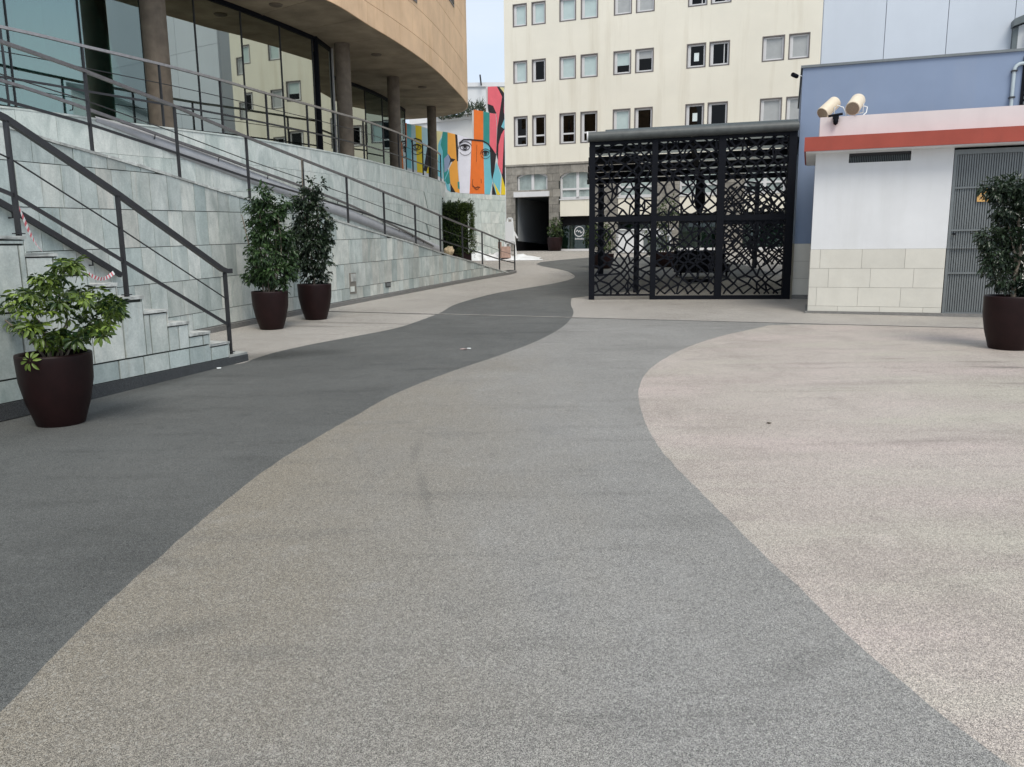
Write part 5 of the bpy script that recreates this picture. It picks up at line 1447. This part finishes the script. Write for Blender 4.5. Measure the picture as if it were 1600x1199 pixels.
mb = MB(); mb.tube([p+Vector((-.13,.02,.05)), p+Vector((.1,-.04,.08))], .022, 8); obj('housing', mb, M['black'], t)
mb = MB(); mb.lathe([(.04, 0), (.045, -.04), (.035, -.09), (.001, -.11)], 16, p); obj('dome', mb, M['black'], t)
cab = []
for k, (x0, y0, x1, y1) in enumerate([(1308,165,1322,184),(1350,166,1349,180)]):
    a = KF.P(*KF.hit(x0, y0, -.1), -.1); b = KF.P(*KF.hit(x1, y1, -.05), -.05); mb = MB()
    mb.tube([a, a.lerp(b, .3)+Vector((.06,0,.03)), a.lerp(b, .7)+Vector((.05,0,0)), b], .010, 6)
    o = obj('cable', mb, M['plastic_white']); o['label'] = ['white cable curling down between the two loudspeakers', 'white cable hanging behind the right loudspeaker'][k]; o['category'] = 'cable'
# bullet camera on the end of the blue wall
p = BF.P(ba, BF.hit(1252, 119)[1], -.05); t = thing('security_camera', 'small black bullet camera on an arm at the upper left corner of the blue wall', 'camera', tuple(p))
mb = MB(); mb.tube([p, p+Vector((-.10,-.02,.02)), p+Vector((-.14,-.04,0))], .012, 6); obj('arm', mb, M['plastic_white'], t)
mb = MB(); mb.tube([p+Vector((-.12,0,.0)), p+Vector((-.25,-.10,.02))], .045, 10); obj('housing', mb, M['black'], t)

# ================================================================== PAVILION
PV0 = Vector((1.77, 18.02)); PV1 = Vector((6.22, 17.62)); pang = math.atan2(PV1.y-PV0.y, PV1.x-PV0.x)
PF = Frame(PV0, pang)
pv = thing('lattice_pavilion', 'black steel pavilion with cracked-pattern lattice doors and grey awning roller', 'pavilion', (PV0.x, PV0.y, .24))
W_ = (PV1-PV0).length; PD = 9.0
def pz(px, py): return PF.hit(px, py)
zL = pz(922, 222)[1]; zR = pz(1240, 205)[1]; zbar = pz(1080, 341)[1]; pb = .235
print('pavilion', W_, zL, zR, zbar)
def ptop(s): return lerp(zL, zR, s/W_)
xs_ = [(0, .13), (pz(1015, 400)[0]+.02, pz(1025, 400)[0]), (pz(1118, 400)[0], pz(1129, 400)[0]), (W_-.17, W_)]
for a, b in xs_:
    mb = MB(); mb.hexa([PF.P(a,pb-.02,-.12), PF.P(a,pb-.02,.0), PF.P(b,pb-.02,0), PF.P(b,pb-.02,-.12), PF.P(a,ptop(a),-.12), PF.P(a,ptop(a),0), PF.P(b,ptop(b),0), PF.P(b,ptop(b),-.12)]); obj('post', mb, M['black'], pv)
def barz(s0, s1, z0, z1, nm='rail', o0=-.09, o1=-.015):
    mb = MB(); PF.box(mb, s0, s1, z0, z1, o0, o1); obj(nm, mb, M['black'], pv)
for k in range(3):
    a = xs_[k][1]; b = xs_[k+1][0]
    barz(a, b, zbar-.06, zbar+.06)
    lo = pb+(.09 if k == 0 else .0)
    barz(a, b, lo, lo+(.04 if k == 0 else .09))
    mb = MB(); mb.hexa([PF.P(a,ptop(a)-.07,-.09), PF.P(a,ptop(a)-.07,-.015), PF.P(b,ptop(b)-.07,-.015), PF.P(b,ptop(b)-.07,-.09), PF.P(a,ptop(a)-.001,-.09), PF.P(a,ptop(a)-.001,-.015), PF.P(b,ptop(b)-.001,-.015), PF.P(b,ptop(b)-.001,-.09)]); obj('rail', mb, M['black'], pv)
def lattice(Fr, a, b, z0, z1, cw, ch, bw, off, th, seed, root, mat='black', ntop=None):
    """laser-cut sheet: crazed network of bars"""
    rg = random.Random(seed); mb = MB(); nodes = {}
    hot = [(rg.uniform(a, b), rg.uniform(z0, z1)) for _ in range(max(2, int((b-a)*(z1-z0)*.5)))]
    ni = int((b-a)/cw*2)+3; nj = int((z1-z0)/ch*2)+3
    for i in range(-1, ni):
        for j in range(-1, nj):
            if (i+j) % 2: continue
            x = a+(i*.5)*cw; z = z0+(j*.5)*ch
            x += rg.uniform(-.17, .17)*cw; z += rg.uniform(-.17, .17)*ch
            for hx, hz_ in hot:
                dx, dz = x-hx, z-hz_; r = math.hypot(dx, dz)
                if r < cw*2.4 and r > .01: f = 1-.42*(1-r/(cw*2.4)); x = hx+dx*f; z = hz_+dz*f
            nodes[(i, j)] = (x, z)
    def clip(p, q):
        # Liang-Barsky to the panel rectangle
        t0, t1 = 0.0, 1.0; dx, dz = q[0]-p[0], q[1]-p[1]
        for pp_, qq in ((-dx, p[0]-a), (dx, b-p[0]), (-dz, p[1]-z0), (dz, z1-p[1])):
            if abs(pp_) < 1e-9:
                if qq < 0: return None
            else:
                r = qq/pp_
                if pp_ < 0: t0 = max(t0, r)
                else: t1 = min(t1, r)
        if t0 >= t1: return None
        return (p[0]+dx*t0, p[1]+dz*t0), (p[0]+dx*t1, p[1]+dz*t1)
    def ed(p, q):
        c = clip(p, q)
        if c and math.hypot(c[0][0]-c[1][0], c[0][1]-c[1][1]) > .01:
            A, B = Fr.P(c[0][0], c[0][1], off), Fr.P(c[1][0], c[1][1], off)
            mb.bar(A, B, th, bw*rg.uniform(.85, 1.15), Fr.n.cross(B-A).normalized())
    for (i, j), p in nodes.items():
        for d in ((1, 1), (1, -1)):
            q = nodes.get((i+d[0], j+d[1]))
            if q and rg.random() > .05: ed(p, q)
        if rg.random() < .13:
            q = nodes.get((i+2, j)) if rg.random() < .5 else nodes.get((i, j+2))
            if q: ed(p, q)
    return obj('lattice_panel', mb, M[mat], root)
for k in range(3):
    a = xs_[k][1]; b = xs_[k+1][0]
    lo = pb+.12
    lattice(PF, a, b, lo, zbar-.061,   .25, .235, .040, -.05, .012, 10+k, pv)
    lattice(PF, a, b, zbar+.061, (ptop(a)+ptop(b))/2-.05, .25, .235, .040, -.05, .012, 20+k, pv)
# awning roller, gutter line
A = PF.P(-.03, zL+.10, .02); B = PF.P(W_-.01, zR+.10, .02); mb = MB(); mb.tube([A, A.lerp(B,.5), B], .105, 20); obj('awning_roller', mb, M['roller'], pv)
mb = MB(); mb.tube([A-PF.u*.03, A+PF.u*.0], .12, 16); obj('roller_cap', mb, M['win_frame'], pv)
mb = MB(); mb.bar(PF.P(.35, zL+.235, -.15), PF.P(W_, zR+.235, -.15), .25, .035); obj('roof_edge', mb, M['grey_alu'], pv)
# roof beams and sheets
zr = lambda s, d: ptop(s)+.02-.012*d
_PP = PF.P
PF.P = lambda s, z, off=0: _PP(s+.33*max(0, -off-.15)*max(0, min(1, s/W_)), z, off)
nB = 5
for k in range(nB):
    d = .9+(PD-.9)*k/(nB-1)
    mb = MB(); mb.hexa([PF.P(0,zr(0,d)-.17,-d-.06), PF.P(0,zr(0,d)-.17,-d+.06), PF.P(W_,zr(W_,d)-.17,-d+.06), PF.P(W_,zr(W_,d)-.17,-d-.06), PF.P(0,zr(0,d)-.02,-d-.06), PF.P(0,zr(0,d)-.02,-d+.06), PF.P(W_,zr(W_,d)-.02,-d+.06), PF.P(W_,zr(W_,d)-.02,-d-.06)]); obj('roof_beam', mb, M['black'], pv)
for s_ in (.07, W_*.5, W_-.08):
    mb = MB(); mb.hexa([PF.P(s_-.05,zr(s_,PD)-.15,-PD), PF.P(s_+.05,zr(s_,PD)-.15,-PD), PF.P(s_+.05,zr(s_,0)-.15,-.13), PF.P(s_-.05,zr(s_,0)-.15,-.13), PF.P(s_-.05,zr(s_,PD)-.03,-PD), PF.P(s_+.05,zr(s_,PD)-.03,-PD), PF.P(s_+.05,zr(s_,0)-.03,-.13), PF.P(s_-.05,zr(s_,0)-.03,-.13)]); obj('side_beam', mb, M['black'], pv)
for k in range(nB-1):
    d0_, d1_ = (.9+(PD-.9)*k/(nB-1)+.07 if k else .16), .9+(PD-.9)*(k+1)/(nB-1)-.07
    nn = 4
    for j in range(nn):
        s0, s1 = W_*j/nn+.01, W_*(j+1)/nn-.01
        mb = MB(); mb.add([PF.P(s0,zr(s0,d1_),-d1_), PF.P(s1,zr(s1,d1_),-d1_), PF.P(s1,zr(s1,d0_),-d0_), PF.P(s0,zr(s0,d0_),-d0_)], [(0,1,2,3)]); obj('roof_sheet', mb, M['roofglass'] if (k, j) not in ((1,0),(2,0),(2,1),(3,0)) else M['blackfab'], pv)
# side/back posts
for px, dd in ((985, 2.0), (1107, 8.6), (930, 8.8), (1228, 8.8)):
    q = Yp(px, 400, 18+dd); sx = (q-PF.o).dot(PF.u); zb_ = zg(18+dd)
    mb = MB(); PF.box(mb, sx-.06, sx+.06, zb_, zr(sx, dd)-.2, -dd-.06, -dd+.06); obj('post', mb, M['black'], pv)
# left side edge is open; right side screen panel
# rear lattice screen, a separate thing further back
yb = 29.5; qa = Yp(1120, 413, yb); qb = Yp(1236, 413, yb)
RF = Frame((qa.x, yb), RAD(-2)); rs_ = thing('lattice_screen', 'black lattice partition seen through the right-hand pavilion door', 'screen', (qa.x, yb, zg(yb)))
rw_ = qb.x-qa.x; zt_ = Yp(1180, 287, yb).z; zb_ = zg(yb)
for k in range(3):
    x = rw_*k/2; mb = MB(); RF.box(mb, x-.07, x+.07, zb_, zt_, -.07, .07); obj('post', mb, M['black'], rs_)
for k in range(2):
    x0, x1 = rw_*k/2+.07, rw_*(k+1)/2-.07
    for z0, z1 in ((zb_+.12, zb_+(zt_-zb_)*.52), (zb_+(zt_-zb_)*.52+.2, zt_-.1)):
        lattice(RF, x0, x1, z0, z1, .30, .30, .055, 0, .014, 40+k, rs_)
    mb = MB(); RF.box(mb, x0, x1, zb_+(zt_-zb_)*.52, zb_+(zt_-zb_)*.52+.2, -.03, .03); obj('rail', mb, M['black'], rs_)
# things inside / behind the pavilion
def place(px, py, y): p = Yp(px, py, y); p.z = zg(y); return p
q = place(1091, 400, 23.5); t = thing('closed_parasol', 'closed dark parasol on a slim pole seen through the middle lattice door', 'parasol', tuple(q))
mb = MB(); mb.tube([(0,0,.05), (0,0,3.1)], .035, 8); obj('pole', mb, M['black'], t, world=False)
mb = MB(); mb.tube([(0,0,1.9), (0,0,2.3), (.0,0,2.9), (0,0,3.2)], [.05,.16,.12,.03], 10); obj('canopy', mb, M['blackfab'], t, world=False)
mb = MB(); mb.box(-.35, .35, -.35, .35, 0, .09); obj('base', mb, M['black'], t, world=False, bevel=.01)
q = place(1100, 408, 25.5); t = thing('dark_bench', 'low dark lounge bench at the back of the pavilion, middle bay', 'bench', tuple(q))
mb = MB(); mb.box(-.9, .75, -.35, .35, .15, .42); obj('seat', mb, M['blackfab'], t, world=False, bevel=.03)
mb = MB(); mb.box(-.9, .75, .28, .40, .40, .85); obj('backrest', mb, M['blackfab'], t, world=False, bevel=.03)
for x in (-.8, .65):
    for y in (-.3, .3):
        mb = MB(); mb.box(x-.03, x+.03, y-.03, y+.03, 0, .16); obj('leg', mb, M['black'], t, world=False)
q = place(1000, 384, 38.0); t = thing('white_van_stall', 'white serving counter with grey front standing behind the pavilion', 'counter', tuple(q))
mb = MB(); mb.box(-1.1, 1.4, -.4, .4, 0, 1.05); obj('cabinet', mb, M['white_paint'], t, world=False, bevel=.02)
mb = MB(); mb.box(.1, 1.3, -.43, -.402, .12, .75); obj('front_panel', mb, M['grey_alu'], t, world=False)
mb = MB(); mb.box(-1.2, 1.5, -.5, .5, 1.052, 1.10); obj('worktop', mb, M['plastic_white'], t, world=False)
t['category'] = 'counter'; t.name = 'serving_counter'; ROOTM[t.name] = Matrix.Translation(q)
for i, (px, py, y, hh, lab) in enumerate([(942, 388, 30.0, 1.1, 'shrub in maroon pot seen through the left lattice door'), (1040, 392, 30.5, 1.5, 'wide leafy shrub in maroon pot seen through the middle lattice door')]):
    q = place(px, py, y); t = pot_thing('potted_shrub', lab, 'potted plant', q, .42 if i == 0 else .6, .3 if i == 0 else .4, .55)
    cl = [(Vector((random.uniform(-.35,.35)*hh, random.uniform(-.2,.2), .7+hh*random.random())), Vector((.28*hh, .28*hh, .25*hh))) for _ in range(7)]
    mb, tn = foliage(cl, 1100, .13, .06); obj('foliage', mb, M['hedge'], t, world=False, attr={'tone': tn}); stems(t, [([(0,0,.45), (.03,0,.9), (0,0,1.4)], .03, .015)])

# ================================================================== CLUTTER
# folded white easel/trolley standing by the corner, and plastic sheeting at its foot
q = place(797, 398, 35.0)
t = thing('folded_easel', 'white folded metal easel leaning at the corner before the passage', 'easel', tuple(q))
for a, b in (((-.28,0,0), (-.08,0,1.75)), ((.28,0,0), (.10,0,1.75)), ((-.08,0,1.75), (.10,0,1.75)), ((-.2,0,.7), (.2,0,.7)), ((.0,.35,0), (.02,.02,1.6)), ((.1,0,1.3), (.34,.05,.9))):
    mb = MB(); mb.bar(a, b, .075, .075, Vector((0,1,0))); obj('leg', mb, M['plastic_white'], t, world=False)
mb = MB(); mb.box(-.20, .16, -.06, -.02, .75, 1.6); obj('board', mb, M['white_far'], t, world=False)
mb = MB(); nx, ny = 34, 12; vs = []
for j in range(ny+1):
    for i in range(nx+1):
        x = -2.6+3.9*i/nx; y = -.9+1.7*j/ny
        edge = min(i, nx-i)/nx*2*min(j, ny-j)/ny*2
        z = .012+max(0, .30*noise.noise(Vector((x*1.6, y*2.4, 1)))+.16*noise.noise(Vector((x*5, y*6, 2)))+.10)*min(1, edge*6)
        vs.append(Vector((x+.15*noise.noise(Vector((x, y, 7)))*3, y+.2*noise.noise(Vector((x*2, y, 9))), z+zg(q.y+y)-q.z)))
mb.add(vs, [(j*(nx+1)+i, j*(nx+1)+i+1, (j+1)*(nx+1)+i+1, (j+1)*(nx+1)+i) for j in range(ny) for i in range(nx)], 0, True)
mb.v = [v+q for v in mb.v]
o = obj('plastic_sheet', mb, M['plastic_white']); o['label'] = 'crumpled white plastic sheeting spread on the ground at the foot of the slate wall'; o['category'] = 'sheeting'
q2 = place(789, 394, 34.4); t = thing('cardboard_box', 'open brownish pink cardboard box standing on the white plastic sheeting', 'box', tuple(q2))
mb = MB(); mb.box(-.22, .2, -.2, .2, .1, .58, Matrix.Rotation(.3, 4, 'Z')); obj('carton', mb, plain('cardboard', (.45, .30, .24), .85, .2, 5), t, world=False, bevel=.01)
mb = MB(); mb.box(-.25, -.21, -.2, .2, .5, .78, Matrix.Rotation(.3, 4, 'Z')); obj('flap', mb, plain('cardboard_flap', (.50, .34, .27), .85, .2, 5), t, world=False)
# litter on the dark path, leaf on the grey path, damp marks
for (px, py, lab, c, s_) in [(724,547,'small torn scrap of pinkish paper on the dark path', (.42,.32,.30), .055), (733,546,'tiny white paper scrap beside the pinkish one on the dark path', (.6,.62,.6), .03), (342,577,'small white scrap on the dark paving near the foot of the stairs', (.72,.74,.72), .035), (1202,663,'dry dark leaf lying alone on the beige paving', (.08,.06,.04), .022)]:
    p = G(px, py); mb = MB(); rg = random.Random(px); n = 7
    mb.poly([p+Vector((s_*rg.uniform(.5,1)*math.cos(2*PI*k/n)*1.3, s_*rg.uniform(.5,1)*math.sin(2*PI*k/n), .007+.01*rg.random())) for k in range(n)], .003, (0,0,1))
    o = obj('litter' if px != 1202 else 'fallen_leaf', mb, plain('scrap%d' % px, c, .8, .2, 30)); o['label'] = lab; o['category'] = 'litter' if px != 1202 else 'leaf'
